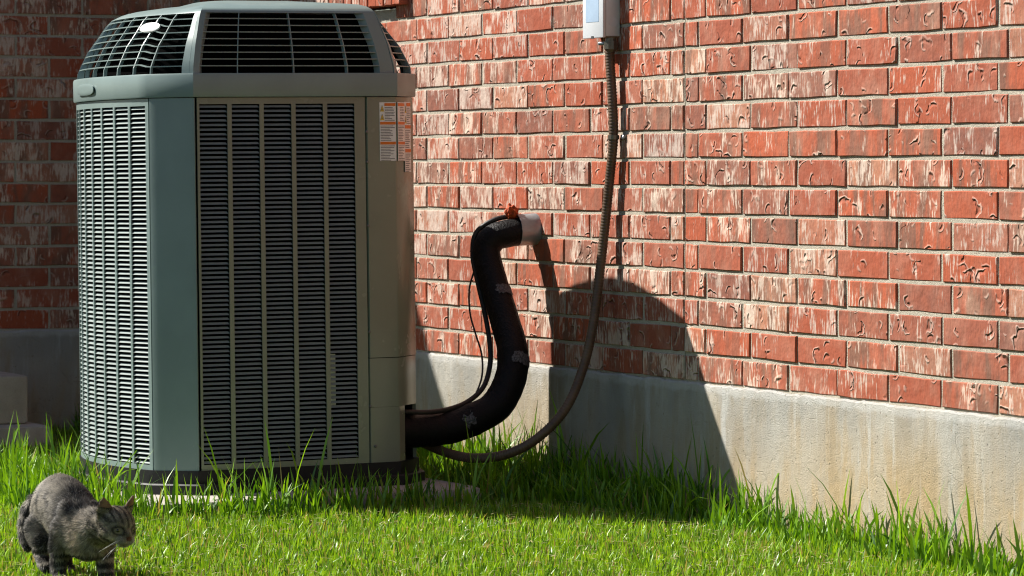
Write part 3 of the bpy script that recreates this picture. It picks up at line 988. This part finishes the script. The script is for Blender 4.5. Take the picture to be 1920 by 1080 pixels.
COND = [(-0.404, -0.026, 1.304), (-0.409, -0.026, 1.269), (-0.398, -0.024, 1.162), (-0.394, -0.022, 1.048), (-0.412, -0.024, 0.935), (-0.431, -0.030, 0.798), (-0.437, -0.046, 0.646),
        (-0.414, -0.080, 0.496), (-0.401, -0.120, 0.376), (-0.387, -0.180, 0.273), (-0.400, -0.260, 0.195), (-0.452, -0.330, 0.150), (-0.560, -0.380, 0.133), (-0.680, -0.410, 0.140), (-0.780, -0.440, 0.162), (-.83, -.49, .19)]
def conduit():
    root = empty('conduit', (-.41, -.026, 1.3), 'ribbed brown flexible conduit looping from the electrical box to the unit', 'conduit')
    lo = root.location
    P = even(spline(COND, 300), .0022)
    def rad(i): return .0132 + (.0009 if i % 4 < 2 else 0)
    m = MB(); m.tube(P, rad, 12)
    m.build('flexible_tube', M['conduit'], root, True, lo)
    f = MB(); f.tube([(-.404, -.026, 1.328), (-.404, -.026, 1.318), (-.404, -.026, 1.3175), (-.404, -.026, 1.296), (-.405, -.026, 1.294)], lambda i: (.0165, .0165, .020, .020, .016)[i], 8)
    f.build('connector', M['brass'], root, False, lo)
    s = MB(); s.tube([(-.404, -.026, 1.312), (-.432, -.046, 1.312), (-.436, -.049, 1.312)], lambda i: (.004, .006, .004)[i], 8); s.build('connector_screw', M['alu'], root, True, lo)
    # strap at the wall
    st = MB(); rings = []
    for k in range(15):
        a = math.pi * 2 * k / 14
        for_r = .0165
        c = Vector((-.394, -.022, 1.045))
        p = c + Vector((math.cos(a), math.sin(a), 0)) * for_r
        q = c + Vector((math.cos(a), math.sin(a), 0)) * (for_r - .002)
        rings.append([(p.x, p.y, p.z - .006), (p.x, p.y, p.z + .006), (q.x, q.y, q.z + .006), (q.x, q.y, q.z - .006)])
    st.loft(rings, True); st.box(-.381, -.352, -.004, -.0005, 1.038, 1.052)
    st.build('strap', M['brass'], root, False, lo)
    sc = MB(); sc.tube([(-.362, -.001, 1.045), (-.362, -.009, 1.045), (-.362, -.011, 1.045)], lambda i: (.007, .007, .004)[i], 8)
    sc.build('strap_screw', M['alu'], root, False, lo)
conduit()

# ------------------------------------------------------------------ grass
def cam_xy(px, d):      # a place on the lawn from a bearing and a distance
    v = CAM + (FWD + RGT * ((px - 960) / 7000.0)) * d
    return v.x, v.y

def blades(name, xy, ln, wd, lean, col_lo, col_hi, seg=3, seed=1, dirbias=None, label='', z0=None):
    """one mesh of grass blades: xy (n,2), ln, wd (n,), lean (n,) fraction of bend"""
    g = np.random.default_rng(seed)
    n = len(xy)
    az = g.uniform(0, 2 * np.pi, n)
    dx, dy = np.cos(az), np.sin(az)
    if dirbias is not None:
        dx = dx + dirbias[0]; dy = dy + dirbias[1]
        l = np.hypot(dx, dy) + 1e-6; dx /= l; dy /= l
    fa = az + np.pi / 2 + g.normal(0, .5, n)
    fx, fy = np.cos(fa), np.sin(fa)
    k = seg + 1
    V = np.zeros((n, 2 * seg + 1, 3), np.float32)
    ts = np.linspace(0, 1, k)
    straight = g.uniform(.05, .5, n)
    for i, t in enumerate(ts):
        hor = ln * lean * (straight * t + (1 - straight) * t * t)
        z = ln * (t * np.sqrt(np.maximum(.12, 1 - (lean * t * .85) ** 2)))
        cx = xy[:, 0] + dx * hor; cy = xy[:, 1] + dy * hor
        if i < seg:
            w_ = wd * (.5 if i else .42) * (1 - .75 * max(0, t - .35))
            V[:, 2 * i] = np.stack([cx - fx * w_, cy - fy * w_, z], 1)
            V[:, 2 * i + 1] = np.stack([cx + fx * w_, cy + fy * w_, z], 1)
        else:
            V[:, 2 * seg] = np.stack([cx, cy, z], 1)
    if z0 is not None:
        V[:, :, 2] = V[:, :, 2] * .12 + z0[:, None]
    else:
        V[:, 0:2, 2] -= .004
    nv = 2 * seg + 1
    tris = []
    for i in range(seg - 1):
        a = 2 * i
        tris += [(a, a + 1, a + 3), (a, a + 3, a + 2)]
    tris.append((2 * seg - 2, 2 * seg - 1, 2 * seg))
    T = np.array(tris, np.int32)
    F = (T[None] + (np.arange(n, dtype=np.int32) * nv)[:, None, None]).reshape(-1, 3)
    me = bpy.data.meshes.new(name)
    me.vertices.add(n * nv)
    me.vertices.foreach_set('co', V.reshape(-1))
    me.loops.add(F.size)
    me.loops.foreach_set('vertex_index', F.reshape(-1))
    me.polygons.add(len(F))
    me.polygons.foreach_set('loop_start', np.arange(0, F.size, 3, dtype=np.int32))
    me.polygons.foreach_set('loop_total', np.full(len(F), 3, np.int32))
    me.update()
    lo, hi = np.array(col_lo), np.array(col_hi)
    m = g.beta(1.6, 1.6, n)[:, None]
    C = lo + (hi - lo) * m
    dry = g.random(n) < (.10 if seg == 2 else .035)
    C[dry] = np.array([.34, .29, .13]) * g.uniform(.6, 1.2, (dry.sum(), 1))
    C = np.repeat(C[:, None, :], nv, 1)
    RGBA = np.ones((n, nv, 4), np.float32); RGBA[..., :3] = C
    a = me.attributes.new('col', 'FLOAT_COLOR', 'POINT')
    a.data.foreach_set('color', RGBA.reshape(-1))
    me.polygons.foreach_set('use_smooth', np.ones(len(F), bool))
    me.materials.append(M['leaf'])
    o = bpy.data.objects.new(name, me)
    COL.objects.link(o)
    tag(o, label, 'grass', None, 'stuff')
    return o

def free(x, y, m=0.0):
    ok = (y < -.012)
    ok &= ~((x > PADC.x - .60 + m) & (x < PADC.x + .585 - m) & (y > PADC.y - .495 + m) & (y < PADC.y + .48 - m))
    ok &= ~((x < -3.02) & (y > -2.9) & (y < -.80))
    ok &= ~((x < WX + .02) & (y > -2.61))
    return ok

def bearing(x, y):
    vx, vy = x - CAM.x, y - CAM.y
    d = vx * FWD.x + vy * FWD.y
    return d, (vx * RGT.x + vy * RGT.y) / d

def dist_edge(x, y):
    """distance to the nearest unmown edge (wall foot, pad)"""
    dw = -y
    px = np.maximum(np.maximum(PADC.x - .60 - x, x - (PADC.x + .59)), 0)
    py = np.maximum(np.maximum(PADC.y - .50 - y, y - (PADC.y + .487)), 0)
    return np.minimum(dw, np.hypot(px, py))

def grass():
    g = np.random.default_rng(21)
    # mown lawn in and around the view
    N = 290000
    x = g.uniform(-5.5, 2.6, N); y = g.uniform(-3.6, 0, N)
    d, b = bearing(x, y)
    ok = free(x, y) & (d > 8.1) & (np.abs(b) < .19) & (d < 14.5)
    # thin out with distance and outside the frame
    keep = g.random(N) < np.where(np.abs(b) < .145, 1.0, .45) * np.where(d > 11.6, .5, 1.0)
    ok &= keep
    x, y = x[ok], y[ok]; n = len(x)
    cx_, cy_ = cam_xy(150, 8.72)
    catd = np.hypot(x - cx_, y - cy_)
    patch = np.array([mnoise.noise(Vector((a * 3.2, c * 3.2, 0))) for a, c in zip(x[::1], y[::1])]) if n < 400000 else g.normal(0, .3, n)
    ln = g.uniform(.015, .046, n) * (1 + .25 * patch) * np.where(catd < .30, .62, 1.0)
    wd = g.uniform(.0032, .0066, n)
    blades('mown_grass', np.stack([x, y], 1), ln, wd, g.beta(1.2, 2.6, n) * .9 + .03, (.028, .125, .003), (.320, .520, .028), 2, 31,
           label='short bright green mown grass covering the lawn')
    # uncut grass along the wall foot, the pad and the step
    N = 330000
    x = g.uniform(-5.2, 2.6, N); y = g.uniform(-3.4, 0, N)
    de = dist_edge(x, y)
    d, b = bearing(x, y)
    sel = free(x, y) & (de < .6) & (np.abs(b) < .19) & (d > 8.0)
    x, y, de, d, b = x[sel], y[sel], de[sel], d[sel], b[sel]; N = len(x)
    cl = np.array([mnoise.noise(Vector((a * 5, c * 5, 7))) for a, c in zip(x, y)])
    wid = .15 + .07 * cl
    left = (y < PADC.y - .45) & (x > -2.6) & (x < -.55)
    wid = np.where(left, .26 + .1 * cl, wid)
    shade = (x < -2.2)
    wid = np.where(shade, .5, wid)
    wid = np.where((y > -.3) & (x > -1.2) & (x < .15), wid + .05, wid)
    ok = free(x, y) & (np.abs(b) < .19) & (d > 8.0) & (de < wid) & (g.random(N) < np.where(shade, .40, np.where((y > -.24) & (x > -1.2) & (x < .15), .60, .33)))
    x, y, de, wid, cl, left = x[ok], y[ok], de[ok], wid[ok], cl[ok], left[ok]
    n = len(x)
    f_ = 1 - .55 * np.clip(de / wid, 0, 1)
    wallside = (y > -.26)
    ln = g.uniform(.06, .175, n) * f_ * (1 + .45 * cl) * np.where(left, 1.08, np.where(wallside, np.where(x > .25, .92, 1.2), 1.0))
    tall = g.random(n) < .075
    ln = np.where(tall, ln * 1.7, ln)
    wd = g.uniform(.0042, .0105, n)
    blades('uncut_grass', np.stack([x, y], 1), ln, wd, g.beta(1.2, 2.4, n) * .95 + .03, (.022, .095, .003), (.225, .420, .020), 4, 33, dirbias=(.25, -.25),  # blade colours darkened to deepen the shade in the tufts
           label='taller uncut grass along the wall and around the pad')
    # dry clippings lying on the mown lawn
    N = 16000
    x = g.uniform(-4.5, 2.6, N); y = g.uniform(-3.6, -.2, N)
    d, b = bearing(x, y)
    ok = free(x, y) & (d > 8.1) & (np.abs(b) < .19)
    x, y = x[ok], y[ok]; n = len(x)
    blades('dry_clippings', np.stack([x, y], 1), g.uniform(.015, .055, n), g.uniform(.0020, .0042, n), g.uniform(.85, 1.0, n), (.30, .25, .10), (.62, .56, .34), 2, 37,
           label='pale dry clippings scattered over the mown lawn', z0=g.uniform(.012, .034, n))
    # sparse lawn beyond the view
    N = 60000
    x = g.uniform(-7, 7, N); y = g.uniform(-8, 0, N)
    d, b = bearing(x, y)
    ok = free(x, y) & ~((d > 8.1) & (np.abs(b) < .19)) & ((x > WX) | (y < -2.95))
    x, y = x[ok], y[ok]; n = len(x)
    blades('outer_grass', np.stack([x, y], 1), g.uniform(.03, .06, n), g.uniform(.006, .010, n), g.uniform(.2, .9, n), (.070, .175, .012), (.190, .330, .028), 2, 35,
           label='green lawn grass stretching away outside the house corner')
grass()
# ------------------------------------------------------------------ cat
def cat():
    """walking cat; local x forward, y its left, z up; one voxel-remeshed skin with a fur child"""
    CO = CAM + (FWD - RGT * ((960 - 133) / 7000)) * 8.66
    root_loc = Vector((CO.x, CO.y, 0.0))
    hd = (RGT * .46 - FWD * .888).normalized()
    rz = math.atan2(hd.y, hd.x)
    bm = bmesh.new()
    def ell(c, r, rot=None):
        mt = Matrix.Translation(Vector(c)) @ (rot.to_matrix().to_4x4() if rot else Matrix.Identity(4)) @ Matrix.Diagonal((*r, 1))
        bmesh.ops.create_icosphere(bm, subdivisions=3, radius=1.0, matrix=mt)
    def chain(pts, yr=1.0, step=.35):
        """pts: (x, y, z, r) joints; tapered limb of overlapping balls"""
        for a, b in zip(pts, pts[1:]):
            A, B = Vector(a[:3]), Vector(b[:3])
            n = max(2, int((B - A).length / (min(a[3], b[3]) * step)))
            for k in range(n + 1):
                t = k / n
                r = a[3] + (b[3] - a[3]) * t
                mt = Matrix.Translation(A.lerp(B, t)) @ Matrix.Diagonal((r, r * yr, r, 1))
                bmesh.ops.create_icosphere(bm, subdivisions=2, radius=1.0, matrix=mt)
    # trunk, hunched: rump, arched loin, ribcage, shoulders
    trunk = (((-.140, 0, .150), (.046, .042, .054)), ((-.110, 0, .164), (.056, .048, .064)), ((-.072, 0, .169), (.062, .052, .070)),
                 ((-.033, 0, .163), (.064, .055, .072)), ((.005, 0, .150), (.064, .056, .072)), ((.043, 0, .136), (.062, .055, .068)),
                 ((.080, 0, .122), (.056, .054, .064)), ((.108, .003, .110), (.044, .048, .055)))
    for (c0, r0), (c1, r1) in zip(trunk, trunk[1:]):
        for t in (0, .2, .4, .6, .8, 1):
            ell(Vector(c0).lerp(Vector(c1), t), tuple(Vector(r0).lerp(Vector(r1), t)))
    # shoulder blades
    ell((.064, -.034, .152), (.034, .018, .040)); ell((.080, .034, .148), (.034, .018, .038))
    # haunches
    ell((-.105, -.029, .128), (.046, .024, .056), Euler((0, R(18), 0))); ell((-.130, .030, .124), (.046, .024, .054))
    # neck and head
    chain([(.100, .004, .128, .047), (.145, .016, .133, .042), (.172, .026, .134, .039)])
    HC = Vector((.188, .036, .142))
    hy = R(18); hp_ = R(18)
    HM = Matrix.Rotation(hy, 3, 'Z') @ Matrix.Rotation(hp_, 3, 'Y')
    H = lambda x, y, z: HC + HM @ (Vector((x, y, z)) * 1.10)
    def hell(c, r):
        mt = Matrix.Translation(H(*c)) @ HM.to_4x4() @ Matrix.Diagonal((*[q * 1.10 for q in r], 1))
        bmesh.ops.create_icosphere(bm, subdivisions=3, radius=1.0, matrix=mt)
    hell((0, 0, .002), (.043, .041, .037))
    hell((.010, .020, -.010), (.026, .023, .022)); hell((.010, -.020, -.010), (.026, .023, .022))
    hell((.030, 0, -.006), (.022, .017, .016))                 # bridge of the nose
    hell((.040, .009, -.017), (.0135, .0125, .0115)); hell((.040, -.009, -.017), (.0135, .0125, .0115))
    hell((.036, 0, -.026), (.013, .013, .009))                 # chin
    hell((.047, 0, -.009), (.0065, .0065, .005))                # nose
    for s in (1, -1):                                          # ears: flattened tapering cones
        for k in range(9):
            t = k / 8
            c = (-.004 - .004 * t, s * (.026 + .015 * t), .022 + .040 * t)
            r = .0225 * (1 - t ** 1.5) ** .8 + .0022
            mt = Matrix.Translation(H(*c)) @ HM.to_4x4() @ Matrix.Rotation(s * R(22), 4, 'Z') @ Matrix.Diagonal((max(.0034, r * .28), r, r * .7, 1))
            bmesh.ops.create_icosphere(bm, subdivisions=2, radius=1.0, matrix=mt)
    # legs
    chain([(.066, -.036, .125, .035), (.052, -.043, .088, .027), (.034, -.044, .045, .0195), (.036, -.044, .014, .0175)])
    chain([(.036, -.044, .012, .0175), (.054, -.044, .010, .015)])
    chain([(.088, .036, .120, .034), (.100, .042, .082, .026), (.106, .044, .042, .0195), (.112, .044, .014, .0175)])
    chain([(.112, .044, .012, .0175), (.130, .045, .010, .015)])
    chain([(-.105, -.032, .112, .040), (-.078, -.038, .082, .028), (-.098, -.040, .062, .0185), (-.066, -.041, .036, .0155)])   # lifted hind leg
    chain([(-.066, -.041, .036, .0165), (-.050, -.041, .028, .015)])
    chain([(-.130, .034, .110, .040), (-.112, .040, .074, .028), (-.150, .041, .046, .0175), (-.138, .041, .014, .015)])
    chain([(-.138, .041, .012, .016), (-.114, .041, .010, .0145)])
    # tail hanging in a curve beside the rump
    tl = [(-.158, -.006, .172, .020), (-.188, -.018, .170, .0185), (-.206, -.030, .146, .0175), (-.210, -.036, .112, .0170), (-.204, -.036, .082, .0165), (-.196, -.034, .062, .0125)]
    chain(tl)
    me0 = bpy.data.meshes.new('tmp'); bm.to_mesh(me0); bm.free()
    tmp = bpy.data.objects.new('tmp', me0); COL.objects.link(tmp)
    rm = tmp.modifiers.new('r', 'REMESH'); rm.mode = 'VOXEL'; rm.voxel_size = .0034
    sm = tmp.modifiers.new('s', 'SMOOTH'); sm.factor = .5; sm.iterations = 7
    dg = bpy.context.evaluated_depsgraph_get()
    me = bpy.data.meshes.new_from_object(tmp.evaluated_get(dg))
    bpy.data.objects.remove(tmp)
    me.name = 'cat'
    nv = len(me.vertices)
    co = np.empty(nv * 3, np.float32); me.vertices.foreach_get('co', co); co = co.reshape(-1, 3)
    no = np.empty(nv * 3, np.float32); me.vertices.foreach_get('normal', no); no = no.reshape(-1, 3)
    HMi = np.array(HM.inverted()); HCn = np.array(HC)
    def coat(p, n):
        """tabby colouring of points p (k,3) with normals n"""
        x, y, z = p.T
        k = len(p)
        nz = np.array([mnoise.noise(Vector((a * 28, b * 28, c * 28))) for a, b, c in p])
        nz2 = np.array([mnoise.noise(Vector((a * 75, b * 75, c * 75 + 9))) for a, b, c in p])
        grey = np.array([.180, .158, .125]); dark = np.array([.016, .014, .012]); tan = np.array([.46, .37, .26]); pale = np.array([.42, .38, .32])
        C = np.tile(grey, (k, 1))
        st = np.sin((x + .30 * (z - .12)) * 2 * np.pi / .056 + 3.6 * nz + 1.5 * nz2 + .6)
        sm_ = np.clip((st - .15) * 1.8, 0, 1) * .9 * np.clip(.8 + 1.5 * nz, 0, 1) * np.clip((.225 - z) / .03, .3, 1)
        back = np.clip((z - .185 - .25 * np.minimum(0, -.03 - x) ) / .02, 0, 1) * 0
        C = C * (1 - sm_[:, None]) + dark * sm_[:, None]
        # dark saddle over the shoulders, tan neck
        sh = np.exp(-((x - .052) / .032) ** 2) * np.clip((z - .045) / .04, 0, 1) * .92
        C = C * (1 - sh[:, None]) + dark * sh[:, None]
        nk = np.exp(-((x - .122) / .028) ** 2) * np.clip((.165 - z) / .02, 0, 1) * .75
        C = C * (1 - nk[:, None]) + tan * nk[:, None]
        be = np.clip((-n[:, 2] - .25) / .4, 0, 1) * (z > .05) * .45
        C = C * (1 - be[:, None]) + tan * be[:, None]
        leg = np.clip((.100 - z) / .03, 0, 1)
        bar = np.clip(np.sin(z * 2 * np.pi / .021 + 1.5 * nz) + .95, 0, 1) * .95
        C = C * (1 - (leg * bar)[:, None]) + dark * (leg * bar)[:, None]
        ta = np.clip((-.176 - x) / .01, 0, 1)
        tb = np.clip(np.sin(z * 2 * np.pi / .030 + 1) * 1.5 + .7, 0, 1)
        tb = np.maximum(tb, np.clip((.085 - z) / .02, 0, 1)) * ta * .85
        C = C * (1 - tb[:, None]) + dark * tb[:, None]
        # head markings in head space
        h = (p - HCn) @ HMi.T / 1.10
        hw_ = np.clip((x - .150) / .02, 0, 1)
        hc = np.tile(np.array([.215, .180, .130]), (k, 1))
        fs = np.clip(np.sin(h[:, 1] * 2 * np.pi / .0135 + .8) * 1.6, 0, 1) * (h[:, 2] > .008) * (np.abs(h[:, 1]) < .026) * .8
        cs_ = np.clip(np.sin((h[:, 2] + .25 * h[:, 0]) * 2 * np.pi / .0185 + .4) * 1.5, 0, 1) * (np.abs(h[:, 1]) > .019) * (h[:, 0] < .03) * .75
        ds = np.maximum(fs, cs_)
        hc = hc * (1 - ds[:, None]) + dark * ds[:, None]
        mz = ((h[:, 0] > .028) & (h[:, 2] < -.010)).astype(float) * .8
        hc = hc * (1 - mz[:, None]) + np.array([.40, .35, .27]) * mz[:, None]
        br_ = np.clip((h[:, 0] - .034) / .006, 0, 1) * np.clip((.0075 - np.abs(h[:, 1])) / .003, 0, 1) * (h[:, 2] > -.012) * (h[:, 2] < .010) * .75
        hc = hc * (1 - br_[:, None]) + np.array([.17, .105, .062]) * br_[:, None]
        er = np.hypot((np.abs(h[:, 1]) - .0195) / 1.25, h[:, 2] - .003)
        rimd = np.exp(-((er - .0085) / .0022) ** 2) * (h[:, 0] > .02) * .9
        hc = hc * (1 - rimd[:, None]) + dark * rimd[:, None]
        pal = np.exp(-((er - .0135) / .0025) ** 2) * (h[:, 0] > .018) * .7
        hc = hc * (1 - pal[:, None]) + np.array([.30, .25, .18]) * pal[:, None]
        ns = ((h[:, 0] > .0485) & (h[:, 2] > -.0145) & (h[:, 2] < -.0055) & (np.abs(h[:, 1]) < .006)).astype(float) * .9
        hc = hc * (1 - ns[:, None]) + np.array([.17, .060, .042]) * ns[:, None]
        ear = (h[:, 2] > .040) & (np.abs(h[:, 1]) > .016)
        hn = n @ HMi.T
        inn = (ear & (hn[:, 0] > .15)).astype(float)
        hc = hc * (1 - inn[:, None]) + np.array([.30, .17, .10]) * inn[:, None]
        C = C * (1 - hw_[:, None]) + hc * hw_[:, None]
        mo = np.clip(1 + .55 * nz2 + .35 * nz, .25, 1.7)
        return C * mo[:, None], ear, inn > .5
    C, ear, inn = coat(co, no)
    A = np.ones((nv, 4), np.float32); A[:, :3] = np.clip(C, .004, 1) * .75
    at = me.attributes.new('col', 'FLOAT_COLOR', 'POINT'); at.data.foreach_set('color', A.reshape(-1))
    me.polygons.foreach_set('use_smooth', np.ones(len(me.polygons), bool))
    skin = NT('cat_coat'); fm = skin.fin(skin.attr('col').outputs['Color'], .75, spec=.15)
    me.materials.clear(); me.materials.append(fm)
    body = bpy.data.objects.new('cat', me); COL.objects.link(body)
    body.location = root_loc; body.rotation_euler = (0, 0, rz)
    tag(body, 'grey brown tabby cat walking with lowered head through the short grass', 'cat')
    # fur strands
    me.calc_loop_triangles()
    tr = np.empty(len(me.loop_triangles) * 3, np.int32); me.loop_triangles.foreach_get('vertices', tr); tr = tr.reshape(-1, 3)
    a, b, c = co[tr[:, 0]], co[tr[:, 1]], co[tr[:, 2]]
    ar = np.linalg.norm(np.cross(b - a, c - a), axis=1)
    g = np.random.default_rng(5)
    K = 75000
    pick = g.choice(len(tr), K, p=ar / ar.sum())
    u = g.random((K, 2)); fl = u.sum(1) > 1; u[fl] = 1 - u[fl]
    P = a[pick] + (b - a)[pick] * u[:, :1] + (c - a)[pick] * u[:, 1:]
    Nn = no[tr[pick, 0]]
    CC, ear, inn = coat(P, Nn)
    flow = np.tile(np.array([-1., 0, -.35]), (K, 1))
    leg = P[:, 2] < .075
    flow[leg] = (-.25, 0, -1)
    tail = P[:, 0] < -.178
    flow[tail] = (-.2, 0, -1)
    hd_ = P[:, 0] > .158
    nose = np.array(H(.05, 0, -.008))
    fv = P - nose; fv /= np.linalg.norm(fv, axis=1)[:, None] + 1e-6
    flow[hd_] = fv[hd_]
    flow += g.normal(0, .28, (K, 3))
    flow -= Nn * (flow * Nn).sum(1)[:, None]
    flow /= np.linalg.norm(flow, axis=1)[:, None] + 1e-6
    L = g.uniform(.007, .0155, K)
    L[hd_] *= .48
    h = (P - HCn) @ HMi.T / 1.10
    face = hd_ & (h[:, 0] > .02)
    L[face] *= .5
    L[face & (np.hypot(np.abs(h[:, 1]) - .0195, h[:, 2] - .003) < .0085)] *= .15
    L[leg] *= .6
    L[ear] *= .55
    L[inn] *= .4
    neck = (P[:, 0] > .09) & ~hd_
    L[neck] *= 1.25
    tip = P + (flow * .88 + Nn * .42) * L[:, None]
    side = np.cross(flow, Nn) * (g.uniform(.0005, .0009, K)[:, None])
    V = np.stack([P - side - Nn * .0006, P + side - Nn * .0006, tip], 1).astype(np.float32)
    fme = bpy.data.meshes.new('fur')
    fme.vertices.add(K * 3); fme.vertices.foreach_set('co', V.reshape(-1))
    fme.loops.add(K * 3); fme.loops.foreach_set('vertex_index', np.arange(K * 3, dtype=np.int32))
    fme.polygons.add(K); fme.polygons.foreach_set('loop_start', np.arange(0, K * 3, 3, dtype=np.int32)); fme.polygons.foreach_set('loop_total', np.full(K, 3, np.int32))
    fme.update()
    cl_ = np.array([mnoise.noise(Vector((a_ * 210, b_ * 210, c_ * 210))) for a_, b_, c_ in P])
    CC = np.clip(CC * g.uniform(.55, 1.5, (K, 1)) * (1 + .75 * cl_)[:, None], .004, 1)
    lt = g.random(K) < .13
    CC[lt] = CC[lt] * .5 + np.array([.30, .28, .25]) * .5
    RG = np.ones((K, 3, 4), np.float32); RG[..., :3] = CC[:, None, :]
    RG[:, 2, :3] *= 1.25
    at = fme.attributes.new('col', 'FLOAT_COLOR', 'POINT'); at.data.foreach_set('color', RG.reshape(-1))
    fmt = NT('cat_fur'); fmt.fin(fmt.attr('col').outputs['Color'], .6, spec=.22)
    fme.materials.append(fmt.m)
    fo = bpy.data.objects.new('fur', fme); COL.objects.link(fo); fo.parent = body
    tag(fo, None, None, None, 'stuff')
    # eyes
    eye_m = mat_plain('cat_eye_amber', (.13, .11, .025), .12, 0, 40, .3, .0001, .7)
    pup = mat_plain('cat_pupil', (.004, .004, .004), .1, 0, 40, .1, .0001, .7)
    for s in (1, -1):
        e = MB()
        b2 = bmesh.new(); bmesh.ops.create_uvsphere(b2, u_segments=16, v_segments=10, radius=1.0)
        b2.verts.index_update()
        cen = H(.0322, s * .0195, .0030)
        dirv = HM @ Vector((.80, s * .55, .05)).normalized()
        q = dirv.to_track_quat('X', 'Z').to_matrix()
        e.add([cen + q @ Vector((v.co.x * .0062, v.co.y * .0078, v.co.z * .0042)) for v in b2.verts], [[v.index for v in f.verts] for f in b2.faces])
        eo = e.build('eye', eye_m, body, True)
        p2 = MB(); p2.add([cen + q @ Vector((.0040 + v.co.x * .0030, v.co.y * .0036, v.co.z * .0037)) for v in b2.verts], [[v.index for v in f.verts] for f in b2.faces])
        p2.build('pupil', pup, eo, True)
        b2.free()
    wm = mat_plain('whisker', (.75, .74, .70), .4, 0, 40, .1, .0001)
    g2 = random.Random(4)
    for s in (1, -1):
        for k in range(6):
            p0 = H(.044, s * .015, -.014 - .0022 * k)
            d1 = HM @ Vector((.15 - .25 * (k % 3), s * 1.0, -.05 - .14 * k)).normalized()
            ln = g2.uniform(.040, .058)
            pts = [p0 + d1 * ln * t - Vector((0, 0, .012 * t * t)) for t in (0, .33, .66, 1)]
            w_ = MB(); w_.tube(pts, lambda i: (.0003, .00028, .00022, .0001)[i], 5); w_.build('whisker', wm, body, True)
cat()
